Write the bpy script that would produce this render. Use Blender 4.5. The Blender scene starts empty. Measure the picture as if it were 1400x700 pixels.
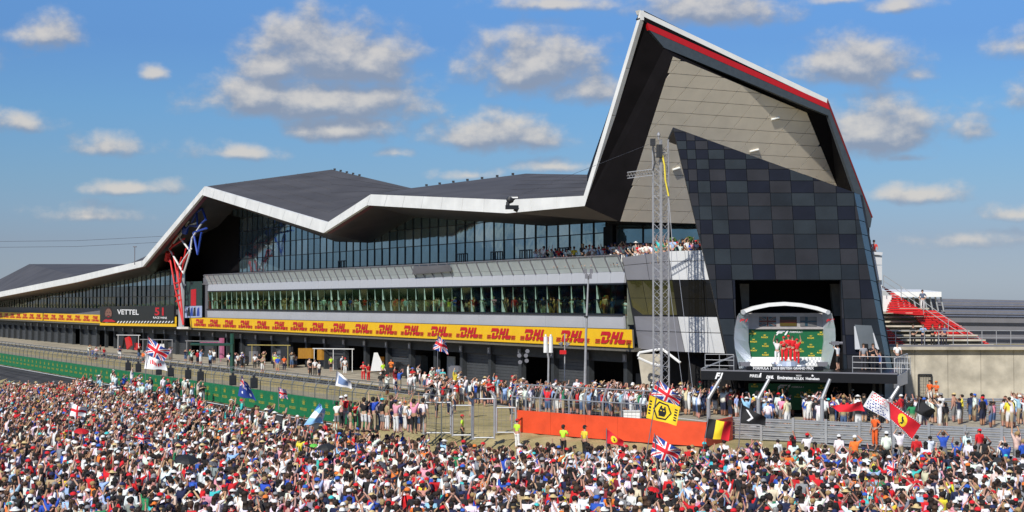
import bpy, math, random
import numpy as np
from mathutils import Vector, Matrix
random.seed(7)
S = bpy.context.scene
COL = S.collection
# ------------------------------------------------------------------ camera
F = 2200.0; HZ = 413.0; CH = 7.8
cd = bpy.data.cameras.new('camera'); cam = bpy.data.objects.new('camera', cd); COL.objects.link(cam)
cd.sensor_width = 36; cd.lens = 36*F/1400; cd.clip_end = 20000; cd.clip_start = 0.5
PITCH = math.atan((HZ-350)/F)
cam.location = (0, 0, CH); cam.rotation_euler = (math.pi/2+PITCH, 0, 0)
S.camera = cam
# ------------------------------------------------------------------ light
SUN_EL = math.radians(38); SUN_AZ = math.radians(206)   # azimuth from +Y clockwise: behind the camera, to the left
sun_dir = Vector((math.sin(SUN_AZ)*math.cos(SUN_EL), math.cos(SUN_AZ)*math.cos(SUN_EL), math.sin(SUN_EL)))
sl = bpy.data.lights.new('sun', 'SUN'); so = bpy.data.objects.new('sun', sl); COL.objects.link(so)
sl.energy = 4.6; sl.angle = math.radians(0.5); sl.color = (1, .955, .87)
so.rotation_euler = sun_dir.to_track_quat('Z', 'Y').to_euler()
S.view_settings.view_transform = 'Standard'; S.view_settings.look = 'None'
S.view_settings.exposure = 0.0; S.view_settings.gamma = 1
# ------------------------------------------------------------------ world: nishita sky with fair-weather clouds
W_ = bpy.data.worlds.new('World'); S.world = W_; W_.use_nodes = True
def build_world():
    nt = W_.node_tree; N = nt.nodes; L = nt.links; N.clear()
    out = N.new('ShaderNodeOutputWorld'); bg = N.new('ShaderNodeBackground')
    sky = N.new('ShaderNodeTexSky'); sky.sky_type = 'NISHITA'; sky.sun_disc = False
    sky.sun_elevation = SUN_EL; sky.sun_rotation = SUN_AZ
    sky.air_density = 1.0; sky.dust_density = 0.25; sky.ozone_density = 3.0; sky.altitude = 150
    def m(op, a, b=None, c=None, clamp=False):
        n = N.new('ShaderNodeMath'); n.operation = op; n.use_clamp = clamp
        for i, v in enumerate((a, b, c)):
            if v is None: continue
            if isinstance(v, (int, float)): n.inputs[i].default_value = v
            else: L.new(v, n.inputs[i])
        return n.outputs[0]
    def vm(op, a, b=None, c=None):
        n = N.new('ShaderNodeVectorMath'); n.operation = op
        for i, v in enumerate((a, b, c)):
            if v is None: continue
            if isinstance(v, (tuple, list)): n.inputs[i].default_value = v
            else: L.new(v, n.inputs[i])
        return n.outputs['Value'] if op in ('LENGTH', 'DOT_PRODUCT') else n.outputs[0]
    tc = N.new('ShaderNodeTexCoord'); sp = N.new('ShaderNodeSeparateXYZ'); L.new(tc.outputs['Generated'], sp.inputs[0])
    X, Y, Z = sp.outputs
    az = m('MULTIPLY', m('ARCTAN2', X, Y), 22.0); el = m('MULTIPLY', m('ARCSINE', Z), 22.0)   # 100 px of the frame = 1 unit
    cx = N.new('ShaderNodeCombineXYZ'); L.new(az, cx.inputs[0]); L.new(el, cx.inputs[1])
    clouds = [(432,82,96,46,1.12),(505,92,66,42,1.1),(375,98,62,28,1.05),(350,138,66,26,1.1),(440,143,138,27,1.15),(470,181,74,19,1.1),
      (733,94,92,40,1.12),(800,124,62,26,.95),(680,188,96,25,1.05),(210,108,26,15,.75),(330,212,85,17,.75),(180,262,75,13,.8),
      (150,208,80,22,.72),(120,300,120,20,.55),(1330,330,150,24,.55),(330,290,60,12,.4),(755,228,66,12,.8),(640,240,95,14,.6),(540,210,60,14,.45),(975,16,110,26,1),(760,4,120,15,.8),(1165,97,80,32,1.05),(1235,18,55,14,.85),
      (1255,112,45,20,.6),(1195,187,92,38,1.08),(1255,272,70,17,.85),(1240,222,46,10,.6),(1330,190,60,22,.7),(1150,6,60,12,.7),(620,160,40,10,.3),
      (60,60,70,26,.8),(20,180,80,22,.7),(-120,110,120,34,.9),(-260,210,120,22,.8),(1400,80,60,24,.8),(1490,150,110,34,.9),(1400,300,90,16,.7),
      (1700,90,130,34,.9),(-420,60,110,34,.9)]
    def dens(P):
        nz = N.new('ShaderNodeTexNoise'); nz.noise_dimensions = '3D'; nz.inputs['Scale'].default_value = 1.9
        nz.inputs['Detail'].default_value = 7; nz.inputs['Roughness'].default_value = .55
        L.new(vm('MULTIPLY', P, (1, 1.35, 1)), nz.inputs['Vector'])
        acc = None
        for (a, b, ra, rb, st) in clouds:
            ca = math.atan((a-700)/F)*22; cb = math.atan((HZ-b)/F)*22
            ra *= 1.22/100; rb *= 1.62/100
            v = vm('MULTIPLY_ADD', P, (1/ra, 1/rb, 0), (-ca/ra, -cb/rb, 0))
            v = vm('MAXIMUM', v, vm('MULTIPLY', v, (-1, -1.7, 0)))
            d = m('SUBTRACT', st, vm('LENGTH', v))
            acc = d if acc is None else m('MAXIMUM', acc, d)
        # loose clouds over the rest of the sky, away from the part listed above
        n2 = N.new('ShaderNodeTexNoise'); n2.inputs['Scale'].default_value = .28; n2.inputs['Detail'].default_value = 3
        L.new(vm('MULTIPLY', P, (1, 2.2, 1)), n2.inputs['Vector'])
        s2 = N.new('ShaderNodeSeparateXYZ'); L.new(P, s2.inputs[0])
        away = m('SUBTRACT', m('MAXIMUM', m('MULTIPLY', m('ABSOLUTE', s2.outputs[0]), .1), m('MULTIPLY', s2.outputs[1], .2)), 1.05, clamp=False)
        away = m('MINIMUM', m('MULTIPLY', away, 6), 0.0)
        acc = m('MAXIMUM', acc, m('ADD', m('MULTIPLY_ADD', n2.outputs[0], 5.0, -2.8), away))
        return m('MULTIPLY_ADD', nz.outputs[0], 1.55, m('ADD', acc, -.86)), nz.outputs[0]
    D, nf = dens(cx.outputs[0])
    D2, _ = dens(vm('ADD', cx.outputs[0], (-.05, .17, 0)))
    def ramp(v, a, b):
        n = N.new('ShaderNodeMapRange'); n.interpolation_type = 'SMOOTHSTEP'; L.new(v, n.inputs[0])
        n.inputs[1].default_value = a; n.inputs[2].default_value = b; return n.outputs[0]
    mask = m('MULTIPLY', ramp(D, -.16, .60), .88)
    lit = ramp(m('SUBTRACT', D, D2), -.25, .62)
    def mixc(f, a, b, mode='MIX'):
        n = N.new('ShaderNodeMix'); n.data_type = 'RGBA'; n.blend_type = mode
        for i, v in ((0, f), (6, a), (7, b)):
            if isinstance(v, (int, float)): n.inputs[i].default_value = v
            elif isinstance(v, tuple): n.inputs[i].default_value = v
            else: L.new(v, n.inputs[i])
        return n.outputs[2]
    cc = mixc(lit, (3.1, 3.7, 4.9, 1), (7.9, 7.5, 7.0, 1))
    hs = N.new('ShaderNodeHueSaturation'); hs.inputs['Saturation'].default_value = SKY_SAT; hs.inputs['Value'].default_value = SKY_VAL; L.new(sky.outputs[0], hs.inputs['Color'])
    # clear-air grading by height above the horizon, the same all round
    cr = N.new('ShaderNodeValToRGB'); L.new(m('MULTIPLY', Z, 4.0, clamp=True), cr.inputs[0]); E = cr.color_ramp.elements
    stops = [(0, (.53, .66, 1.15)), (.15, (.575, .62, .93)), (.30, (.66, .77, 1.0)), (.476, (.76, .92, 1.14)), (.64, (.85, .96, 1.23)), (.78, (1.08, 1.15, 1.38))]
    while len(E) < len(stops): E.new(.5)
    for e, (p, c) in zip(E, stops): e.position = p; e.color = tuple(x/1.4 for x in c)+(1,)
    tint = vm('SCALE', vm('MULTIPLY', hs.outputs[0], cr.outputs[0])); tint.node.inputs['Scale'].default_value = 1.4
    L.new(mixc(mask, tint, cc), bg.inputs['Color'])
    bg.inputs['Strength'].default_value = 0.085
    L.new(bg.outputs[0], out.inputs[0])
    W_.cycles.sampling_method = 'MANUAL'; W_.cycles.sample_map_resolution = 512
SKY_SAT = 1.25; SKY_VAL = .9; SKY_TINT = (1, 1, 1, 1)
build_world()

# ------------------------------------------------------------------ frame maths: a pixel of the photograph -> a place in the world
def ray(px, py): return Vector(((px-700)/F, 1.0, (HZ-py)/F*1.0))
def at(px, py, Y): r = ray(px, py); return Vector((r.x*Y, Y, CH+r.z*Y))
def ground(px, py, z=0.0):
    Y = (CH-z)*F/(py-HZ); return at(px, py, Y)
A = Vector((9.25, 127.2, 0)); U = Vector((-.4758, .8796, 0)); NN = Vector((-.8796, -.4758, 0)); ZZ = Vector((0, 0, 1))
def W(t, o, z): return A+U*t+NN*o+ZZ*z                    # t along the long front (away), o outwards, z up
CAMP = Vector((0, 0, CH))
def rp(px, py, p0, n):
    d = ray(px, py); k = (p0-CAMP).dot(n)/d.dot(n); return CAMP+d*k
def fp(px, py, o): return rp(px, py, W(0, o, 0), NN)
def tp(px, py, t): return rp(px, py, W(t, 0, 0), U)
def tof(px, o): return (fp(px, 300, o)-A).dot(U)
E_LINE = [(-400, -60), (-80, -25), (-48, 4.5), (-36, 17), (-22, 22.5), (-12, 29), (900, 29.3)]
def gz(x, y):            # the track and run-off lie 1.4 m below the paddock side
    p = Vector((x, y, 0))-A; t, o = p.dot(U), p.dot(NN)
    e = E_LINE[-1][1]
    for (a, b), (c, d) in zip(E_LINE[:-1], E_LINE[1:]):
        if a <= t <= c: e = b+(d-b)*(t-a)/(c-a); break
    if t < -400: e = -60
    k = max(0., min(1., (o-e-.5)/6.)); return -1.4*k*k*(3-2*k)
def gnd(px, py):
    Y = 40.
    while Y < 400:
        p = at(px, py, Y)
        if p.z <= gz(p.x, p.y): return Vector((p.x, p.y, gz(p.x, p.y)))
        Y += .1
    return ground(px, py)
# ------------------------------------------------------------------ materials
MATS = {}
def mat(name, col, rough=.7, metal=0., var=.12, scale=3., bump=0., spec=.5, objcol=False, attr=None, coat=0.):
    if name in MATS: return MATS[name]
    m = bpy.data.materials.new(name); m.use_nodes = True; nt = m.node_tree; N = nt.nodes; L = nt.links
    b = N['Principled BSDF']; b.inputs['Roughness'].default_value = rough; b.inputs['Metallic'].default_value = metal
    b.inputs['Specular IOR Level'].default_value = spec; b.inputs['Coat Weight'].default_value = coat
    tc = N.new('ShaderNodeTexCoord'); nz = N.new('ShaderNodeTexNoise'); nz.inputs['Scale'].default_value = scale; nz.inputs['Detail'].default_value = 6
    L.new(tc.outputs['Object'], nz.inputs['Vector'])
    mr = N.new('ShaderNodeMapRange'); mr.inputs[1].default_value = .3; mr.inputs[2].default_value = .7
    mr.inputs[3].default_value = 1-var; mr.inputs[4].default_value = 1+var; L.new(nz.outputs[0], mr.inputs[0])
    mx = N.new('ShaderNodeVectorMath'); mx.operation = 'SCALE'; L.new(mr.outputs[0], mx.inputs['Scale'])
    if objcol:
        oi = N.new('ShaderNodeObjectInfo'); L.new(oi.outputs['Color'], mx.inputs[0])
    elif attr:
        a = N.new('ShaderNodeAttribute'); a.attribute_name = attr; L.new(a.outputs['Color'], mx.inputs[0])
    else: mx.inputs[0].default_value = col[:3]
    L.new(mx.outputs[0], b.inputs['Base Color'])
    if bump:
        bp = N.new('ShaderNodeBump'); bp.inputs['Strength'].default_value = bump; bp.inputs['Distance'].default_value = .05
        n2 = N.new('ShaderNodeTexNoise'); n2.inputs['Scale'].default_value = scale*4; n2.inputs['Detail'].default_value = 4; L.new(tc.outputs['Object'], n2.inputs['Vector'])
        L.new(n2.outputs[0], bp.inputs['Height']); L.new(bp.outputs[0], b.inputs['Normal'])
    MATS[name] = m; return m
def glassy(name, col, rough=.04, spec=.9, wob=.02, metal=.0, var=.25):
    m = mat(name, col, rough, metal, var, .35, 0, spec)
    nt = m.node_tree; N = nt.nodes; L = nt.links
    tc = [n for n in N if n.type == 'TEX_COORD'][0]
    bp = N.new('ShaderNodeBump'); bp.inputs['Strength'].default_value = wob; bp.inputs['Distance'].default_value = .3
    n2 = N.new('ShaderNodeTexNoise'); n2.inputs['Scale'].default_value = .9; L.new(tc.outputs['Object'], n2.inputs['Vector'])
    L.new(n2.outputs[0], bp.inputs['Height']); L.new(bp.outputs[0], N['Principled BSDF'].inputs['Normal'])
    return m
def ground_mat(name, c1, c2, scale, rough=.95, bump=.3, fine=25., streak=0.):
    m = bpy.data.materials.new(name); m.use_nodes = True; N = m.node_tree.nodes; L = m.node_tree.links; b = N['Principled BSDF']
    b.inputs['Roughness'].default_value = rough; b.inputs['Specular IOR Level'].default_value = .2
    g = N.new('ShaderNodeNewGeometry'); nz = N.new('ShaderNodeTexNoise'); nz.inputs['Scale'].default_value = scale; nz.inputs['Detail'].default_value = 8; nz.inputs['Roughness'].default_value = .65
    L.new(g.outputs['Position'], nz.inputs['Vector'])
    cr = N.new('ShaderNodeValToRGB'); L.new(nz.outputs[0], cr.inputs[0]); e = cr.color_ramp.elements
    e[0].position = .36; e[0].color = (*c1, 1); e[1].position = .62; e[1].color = (*c2, 1)
    n2 = N.new('ShaderNodeTexNoise'); n2.inputs['Scale'].default_value = fine; n2.inputs['Detail'].default_value = 3; L.new(g.outputs['Position'], n2.inputs['Vector'])
    mr = N.new('ShaderNodeMapRange'); mr.inputs[3].default_value = .7; mr.inputs[4].default_value = 1.3; L.new(n2.outputs[0], mr.inputs[0])
    mx = N.new('ShaderNodeVectorMath'); mx.operation = 'SCALE'; L.new(cr.outputs[0], mx.inputs[0]); L.new(mr.outputs[0], mx.inputs['Scale'])
    if streak:      # tyre marks and joints running along the lane
        cb = N.new('ShaderNodeCombineXYZ')
        for i, (vec, k) in enumerate(((NN, 2.2), (U, .035))):
            dp = N.new('ShaderNodeVectorMath'); dp.operation = 'DOT_PRODUCT'; L.new(g.outputs['Position'], dp.inputs[0]); dp.inputs[1].default_value = tuple(vec*k); L.new(dp.outputs['Value'], cb.inputs[i])
        n3 = N.new('ShaderNodeTexNoise'); n3.inputs['Scale'].default_value = 1.; n3.inputs['Detail'].default_value = 5; L.new(cb.outputs[0], n3.inputs['Vector'])
        m3 = N.new('ShaderNodeMapRange'); m3.inputs[1].default_value = .38; m3.inputs[2].default_value = .6; m3.inputs[3].default_value = 1-streak; m3.inputs[4].default_value = 1.05; L.new(n3.outputs[0], m3.inputs[0])
        m4 = N.new('ShaderNodeVectorMath'); m4.operation = 'SCALE'; L.new(mx.outputs[0], m4.inputs[0]); L.new(m3.outputs[0], m4.inputs['Scale']); mx = m4
    L.new(mx.outputs[0], b.inputs['Base Color'])
    bp = N.new('ShaderNodeBump'); bp.inputs['Strength'].default_value = bump; bp.inputs['Distance'].default_value = .06; L.new(n2.outputs[0], bp.inputs['Height']); L.new(bp.outputs[0], b.inputs['Normal'])
    MATS[name] = m; return m
# ------------------------------------------------------------------ mesh helpers
class MB:
    def __init__(s): s.v = []; s.f = []; s.m = []
    def add(s, vs, fs, mi=0):
        b = len(s.v); s.v += [tuple(v) for v in vs]
        s.f += [tuple(b+i for i in f) for f in fs]; s.m += [mi]*len(fs)
    def poly(s, pts, mi=0): s.add(pts, [tuple(range(len(pts)))], mi)
    def prism(s, pts, off, mi=0):
        n = len(pts); q = [Vector(p)+Vector(off) for p in pts]
        s.add(list(pts)+q, [tuple(range(n)), tuple(range(2*n-1, n-1, -1))]+[(i, (i+1) % n, n+(i+1) % n, n+i) for i in range(n)], mi)
    def box(s, c, sx, sy, sz, ax=None, mi=0):      # c = centre of the base, ax = (x axis, y axis)
        c = Vector(c); X, Y = ax if ax else (Vector((1, 0, 0)), Vector((0, 1, 0)))
        p = [c+X*(a*sx/2)+Y*(b*sy/2) for a, b in ((-1, -1), (1, -1), (1, 1), (-1, 1))]; s.prism(p, (0, 0, sz), mi)
    def tube(s, p0, p1, r0, r1=None, n=6, mi=0, cap=True):
        p0 = Vector(p0); p1 = Vector(p1); r1 = r0 if r1 is None else r1; d = (p1-p0)
        if d.length < 1e-6: return
        d.normalize(); a = d.orthogonal().normalized(); b = d.cross(a)
        v = [];
        for p, r in ((p0, r0), (p1, r1)):
            v += [p+(a*math.cos(k*2*math.pi/n)+b*math.sin(k*2*math.pi/n))*r for k in range(n)]
        fs = [(k, (k+1) % n, n+(k+1) % n, n+k) for k in range(n)]
        if cap: fs += [tuple(range(n-1, -1, -1)), tuple(range(n, 2*n))]
        s.add(v, fs, mi)
    def path(s, pts, r, n=6, mi=0):
        for a, b in zip(pts[:-1], pts[1:]): s.tube(a, b, r, n=n, mi=mi)
    def ball(s, c, rx, ry, rz, nu=8, nv=6, mi=0, z0=-1., z1=1.):
        c = Vector(c); v = []; fs = []
        for j in range(nv+1):
            th = math.asin(max(-1, min(1, z0+(z1-z0)*j/nv)))
            for i in range(nu):
                ph = 2*math.pi*i/nu; v.append(c+Vector((rx*math.cos(th)*math.cos(ph), ry*math.cos(th)*math.sin(ph), rz*math.sin(th))))
        for j in range(nv):
            for i in range(nu): fs.append((j*nu+i, j*nu+(i+1) % nu, (j+1)*nu+(i+1) % nu, (j+1)*nu+i))
        s.add(v, fs, mi)
    def mesh(s, name, mats):
        me = bpy.data.meshes.new(name); me.from_pydata(s.v, [], s.f)
        for m in (mats if isinstance(mats, (list, tuple)) else [mats]): me.materials.append(m)
        me.polygons.foreach_set('material_index', s.m); me.update(); return me
    def build(s, name, mats, parent=None, smooth=False):
        me = s.mesh(name, mats)
        if smooth: me.polygons.foreach_set('use_smooth', [True]*len(me.polygons))
        return link(bpy.data.objects.new(name, me), parent)
def link(o, parent=None):
    COL.objects.link(o)
    if parent is not None:
        o.parent = parent; o.matrix_parent_inverse = parent_inv(parent)
    return o
def world_of(p):
    M = Matrix.LocRotScale(p.location, p.rotation_euler, p.scale)
    return M if p.parent is None else world_of(p.parent) @ p.matrix_parent_inverse @ M
def parent_inv(p): return world_of(p).inverted()
def thing(name, label, cat, loc=(0, 0, 0), group=None):
    o = bpy.data.objects.new(name, None); COL.objects.link(o); o.location = loc; o.empty_display_size = .2
    return tag(o, label, cat, group)
def tag(o, label, cat, group=None, kind=None):
    if label: o['label'] = label
    if cat: o['category'] = cat
    if group: o['group'] = group
    if kind: o['kind'] = kind
    return o
def struct(name, mb, m):
    o = mb.build(name, m); o['kind'] = 'structure'; return o
def clip(poly, a, b, c):       # keep a*x+b*y<=c, 2D
    out = []; n = len(poly)
    for i in range(n):
        p, q = poly[i], poly[(i+1) % n]; dp = a*p[0]+b*p[1]-c; dq = a*q[0]+b*q[1]-c
        if dp <= 0: out.append(p)
        if (dp < 0 < dq) or (dq < 0 < dp):
            k = dp/(dp-dq); out.append((p[0]+(q[0]-p[0])*k, p[1]+(q[1]-p[1])*k))
    return out
def clip_convex(poly, conv):   # conv given clockwise on screen (y down)
    for i in range(len(conv)):
        (x0, y0), (x1, y1) = conv[i], conv[(i+1) % len(conv)]
        a, b = (y1-y0), -(x1-x0); poly = clip(poly, a, b, a*x0+b*y0)
        if len(poly) < 3: return []
    return poly
def area(p): return abs(sum(p[i][0]*p[(i+1) % len(p)][1]-p[(i+1) % len(p)][0]*p[i][1] for i in range(len(p))))/2
def text_polys(s, size=1., bold=.02, shear=0., spacing=1.):
    c = bpy.data.curves.new('t', 'FONT'); c.body = s; c.size = size; c.offset = bold*size; c.shear = shear; c.space_character = spacing
    c.align_x = 'CENTER'; c.align_y = 'CENTER'; c.resolution_u = 2
    o = bpy.data.objects.new('t', c); COL.objects.link(o)
    dg = bpy.context.evaluated_depsgraph_get(); dg.update(); me = o.evaluated_get(dg).to_mesh()
    vs = [tuple(v.co) for v in me.vertices]; fs = [tuple(p.vertices) for p in me.polygons]
    o.evaluated_get(dg).to_mesh_clear(); bpy.data.objects.remove(o); bpy.data.curves.remove(c)
    return vs, fs
TXT = {}
def add_text(mb, s, org, R, Uv, size, mi=0, bold=.02, shear=0., spacing=1., wide=1.):
    k = (s, bold, shear, spacing)
    if k not in TXT: TXT[k] = text_polys(s, 1., bold, shear, spacing)
    vs, fs = TXT[k]; org = Vector(org)
    mb.add([org+R*(v[0]*size*wide)+Uv*(v[1]*size) for v in vs], fs, mi)
# ------------------------------------------------------------------ palette
m_white = mat('white_fascia_metal', (.78, .78, .75), .5, var=.09, scale=.5, bump=.06)
m_deck = mat('grey_roof_membrane', (.080, .077, .078), .7, var=.22, scale=.18, bump=.2, spec=.3)
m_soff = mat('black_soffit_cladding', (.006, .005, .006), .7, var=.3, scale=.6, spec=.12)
m_clad = mat('pale_grey_cladding', (.47, .48, .51), .45, metal=.1, var=.05, scale=.5)
m_clad2 = mat('silver_cladding', (.62, .63, .64), .4, metal=.15, var=.04, scale=.6)
m_lead = mat('mid_grey_cladding', (.16, .16, .18), .5, var=.08, scale=.6)
m_dark = mat('dark_metal', (.02, .021, .024), .5, var=.2)
m_mull = mat('dark_mullion', (.015, .017, .022), .4)
m_glass = glassy('blue_curtain_glass', (.30, .46, .52), .03, 1., metal=.85)
m_glass2 = glassy('pale_curtain_glass', (.50, .66, .70), .06, 1., metal=.85)
m_green = glassy('green_tinted_glass', (.008, .035, .022), .05, .6, wob=.05)
m_olive = glassy('olive_dark_glass', (.055, .052, .015), .05, .7, wob=.05)
def clearglass(name, tint, refl=.25):
    m = bpy.data.materials.new(name); m.use_nodes = True; N = m.node_tree.nodes; L = m.node_tree.links; N.clear()
    o = N.new('ShaderNodeOutputMaterial'); t = N.new('ShaderNodeBsdfTransparent'); g = N.new('ShaderNodeBsdfGlossy'); x = N.new('ShaderNodeMixShader'); fr = N.new('ShaderNodeFresnel')
    fr.inputs[0].default_value = 1.6; mr = N.new('ShaderNodeMath'); mr.operation = 'MULTIPLY_ADD'; mr.use_clamp = True; mr.inputs[1].default_value = 1.; mr.inputs[2].default_value = refl; L.new(fr.outputs[0], mr.inputs[0])
    t.inputs[0].default_value = (*tint, 1); g.inputs[0].default_value = (tint[0]*.5+.2, tint[1]*.5+.3, tint[2]*.5+.25, 1); g.inputs[1].default_value = .04
    x.inputs[0].default_value = .10+refl; L.new(t.outputs[0], x.inputs[1]); L.new(g.outputs[0], x.inputs[2]); L.new(x.outputs[0], o.inputs[0]); MATS[name] = m; return m
m_tgreen = clearglass('clear_green_glass', (.66, .78, .68), .06); m_tolive = clearglass('clear_olive_glass', (.70, .70, .52), .08)
m_black = glassy('black_glass', (.004, .005, .008), .08, .4, wob=.03)
m_balu = glassy('greenish_balustrade_glass', (.52, .58, .58), .2, .6, metal=.1)
m_fin = mat('pale_green_fin', (.22, .33, .26), .4, var=.5, scale=1.5)
m_yellow = mat('yellow_banner', (.84, .50, .012), .5, var=.04, scale=1)
m_red = mat('banner_red', (.52, .012, .02), .5, var=.06)
m_dred = mat('stripe_red', (.50, .008, .012), .4, var=.05)
m_brown = mat('brown_grey_ledge', (.13, .12, .10), .7, var=.15)
m_garage = mat('charcoal_garage_wall', (.028, .032, .036), .6, var=.2)
m_shut = mat('garage_shutter', (.055, .06, .066), .5, var=.12)
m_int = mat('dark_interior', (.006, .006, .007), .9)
m_beige = mat('beige_soffit_panel', (.88, .78, .62), .5, var=.06, scale=.8)
m_gband = mat('slate_grey_band', (.055, .068, .08), .4, var=.1)
m_conc = mat('weathered_concrete', (.45, .41, .33), .85, var=.32, scale=.7, bump=.4)
m_steel = mat('galvanised_steel', (.42, .43, .44), .45, metal=.5, var=.12, scale=2)
m_alu = mat('bright_truss_aluminium', (.42, .42, .43), .4, metal=.4, var=.1)
m_wpaint = mat('white_paint', (.78, .78, .76), .45, var=.05)
m_bpaint = mat('blue_paint', (.02, .06, .35), .4)
m_rpaint = mat('red_paint', (.6, .015, .015), .4, var=.08)
m_orange = mat('orange_foam_wall', (.72, .075, .02), .6, var=.14, scale=.9, bump=.35)
m_gbar = mat('green_barrier_board', (.008, .17, .065), .5, var=.12)
m_goldp = mat('yellow_print', (.8, .6, .05), .5)
m_silver = mat('brushed_silver', (.66, .70, .76), .28, metal=.6, var=.06, scale=2)
m_gbd = mat('green_backdrop', (.003, .11, .035), .5, var=.06)
m_blackp = mat('black_gloss_board', (.006, .006, .007), .35)
m_wprint = mat('white_print', (.82, .82, .82), .5, var=.02)
m_skin = mat('skin', (.5, .3, .2), .6, objcol=True, var=.05)
m_cloth = mat('cloth', (.5, .5, .5), .85, objcol=True, var=.08, scale=9)
m_hairm = mat('hair', (.1, .1, .1), .7, objcol=True, var=.25, scale=20)
m_eye = mat('dark_eye', (.02, .015, .01), .3)
m_lip = mat('lip', (.35, .1, .09), .5)
m_pv = mat('crowd_colours', (.5, .5, .5), .85, attr='Col', var=.08, scale=9)

# ------------------------------------------------------------------ ground
g_grass = ground_mat('dry_grass', (.27, .225, .095), (.44, .36, .185), .35, fine=9, bump=.5)
g_track = ground_mat('track_asphalt', (.045, .045, .048), (.065, .065, .066), .3, fine=30, streak=.4)
g_pit = ground_mat('pit_lane_concrete', (.38, .34, .26), (.48, .43, .33), .2, fine=12, streak=.35)
g_apron = ground_mat('gravel_verge', (.26, .23, .15), (.34, .30, .21), .5, fine=14)
def sheet(name, t0, t1, o0, o1, z, m):
    b = MB(); n = 24 if o1 < 29 else 400
    for i in range(n):
        a = t0+(t1-t0)*i/n; c = t0+(t1-t0)*(i+1)/n
        ns = 1 if o1 < 29 else 16
        for j in range(ns):
            oa, ob = o0+(o1-o0)*j/ns, o0+(o1-o0)*(j+1)/ns; P = [W(a, oa, z), W(c, oa, z), W(c, ob, z), W(a, ob, z)]; b.poly([p+ZZ*(gz(p.x, p.y) if o1 > 29 else 0) for p in P])
    return struct(name, b, m)
gb = MB(); xs_ = [-6000, -2000, -600]+list(range(-300, 161, 2))+[400, 1200, 6000]; ys_ = [-3000, -800, -200]+list(range(-100, 361, 2))+[600, 1500, 4000, 12000]
gb.v = [(x, y, gz(x, y)) for y in ys_ for x in xs_]; nx_ = len(xs_); gb.f = [(j*nx_+i, j*nx_+i+1, (j+1)*nx_+i+1, (j+1)*nx_+i) for j in range(len(ys_)-1) for i in range(nx_-1)]; gb.m = [0]*len(gb.f)
struct('ground', gb, g_grass)
sheet('track', -12, 900, 29.3, 46, .02, g_track)
sheet('gravel_verge', 12, 900, 17.5, 27.2, .004, g_apron)
sheet('pit_lane', -60, 900, -14, 7.8, .008, g_pit)
sheet('track_edge_line', -12, 900, 29.7, 29.9, .03, m_wprint)
sheet('pit_lane_edge_line', -60, 900, 7.2, 7.45, .012, m_wprint)
sheet('pit_exit_road', -60, 900, 8.6, 11.4, .006, g_track)
sheet('pit_grass_line', -60, 900, 11.45, 11.6, .010, m_wprint)

# ------------------------------------------------------------------ the wing building
B = thing('pit_building', 'long pit building with zigzag white-edged roof and tall black end gable', 'building', tuple(W(0, 0, 0)))
# -- roof
front = [(-120,432,440),(0,399,406),(104,377.5,386),(195,356,364.5),(279,254.5,266.5),(447.5,304,318.5),(506.5,265.5,280.5),(693,273,291.5),(798,267.5,281),(876,12,28)]
OV = 4.0
fr_top = [fp(x, a, OV) for x, a, b in front]; fr_bot = [fp(x if i != 5 else 442, b, OV) for i, (x, a, b) in enumerate(front)]
fr_bot[4] = fp(276, 266.5, OV); fr_bot[6] = fp(501.5, 280.5, OV); fr_bot[8] = fp(799.5, 281.5, OV)
fr_bot[9] = fr_top[9]+Vector((0, 0, -.7))
tT = tof(876, OV)
mb = MB()
for i in range(len(front)-1):
    n = max(1, round((fr_top[i+1]-fr_top[i]).length/4.2))
    for k in range(n):
        g = .012/n if n > 1 else 0; a, b = k/n+g*.5, (k+1)/n-g*.5; q = MB()
        q.prism([fr_top[i].lerp(fr_top[i+1], a), fr_top[i].lerp(fr_top[i+1], b), fr_bot[i].lerp(fr_bot[i+1], b), fr_bot[i].lerp(fr_bot[i+1], a)], NN*-.35); q.build('fascia_panel', m_white, B)
back = [fp(-200, 402, -15), fp(-20, 392, -15), fp(40, 361, -15), fp(176, 361, -15), fp(453, 231.5, -15), fp(562, 257, -15), fp(719, 237, -15), fp(803, 238.5, -15)]
ft = [p+ZZ*.02+NN*-.36 for p in fr_top]
far = [p+NN*-26+ZZ*(-p.z*.45) for p in back]
mb = MB()
for tri in ([ft[0], ft[1], back[1], back[0]], [ft[1], ft[2], back[2], back[1]], [ft[2], ft[3], back[3], back[2]], [ft[3], ft[4], back[4], back[3]],
            [ft[4], ft[5], back[4]], [ft[5], ft[6], back[5]], [ft[5], back[5], back[4]], [ft[6], ft[7], back[6], back[5]], [ft[7], ft[8], back[7], back[6]]):
    for k in range(1, len(tri)-1): mb.prism([tri[0], tri[k], tri[k+1]], (0, 0, -.25))
mb.build('roof_deck', m_deck, B)
# standing seams across the deck: thin ribs from the front edge to the ridge
mb = MB()
def seam(p, q, r, s, n):
    for k in range(1, n):
        a = p.lerp(q, k/n)+ZZ*.02; b = r.lerp(s, k/n)+ZZ*.02; mb.prism([a, b, b+U*.10, a+U*.10], (0, 0, .02))
seam(ft[4], back[4], ft[5], back[4].lerp(ft[5], .02), 7); seam(ft[6], back[5], ft[7], back[6], 6); seam(ft[7], back[6], ft[8], back[7], 6); seam(ft[5], back[4], ft[6], back[5], 6)
sm = mb.build('roof_seam', m_deck, B); 
mb = MB()
for i in range(len(back)-1): mb.prism([back[i], back[i+1], far[i+1], far[i]], (0, 0, -.2))
mb.build('rear_roof_slope', m_deck, B)
mb = MB()
for i in range(0, 12):
    p = back[4].lerp(back[5], (i+.5)/12) if i < 5 else back[6].lerp(back[5], (i-5)/8+.1)
    mb.box(p+ZZ*.02, .3, .3, .22)
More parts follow.
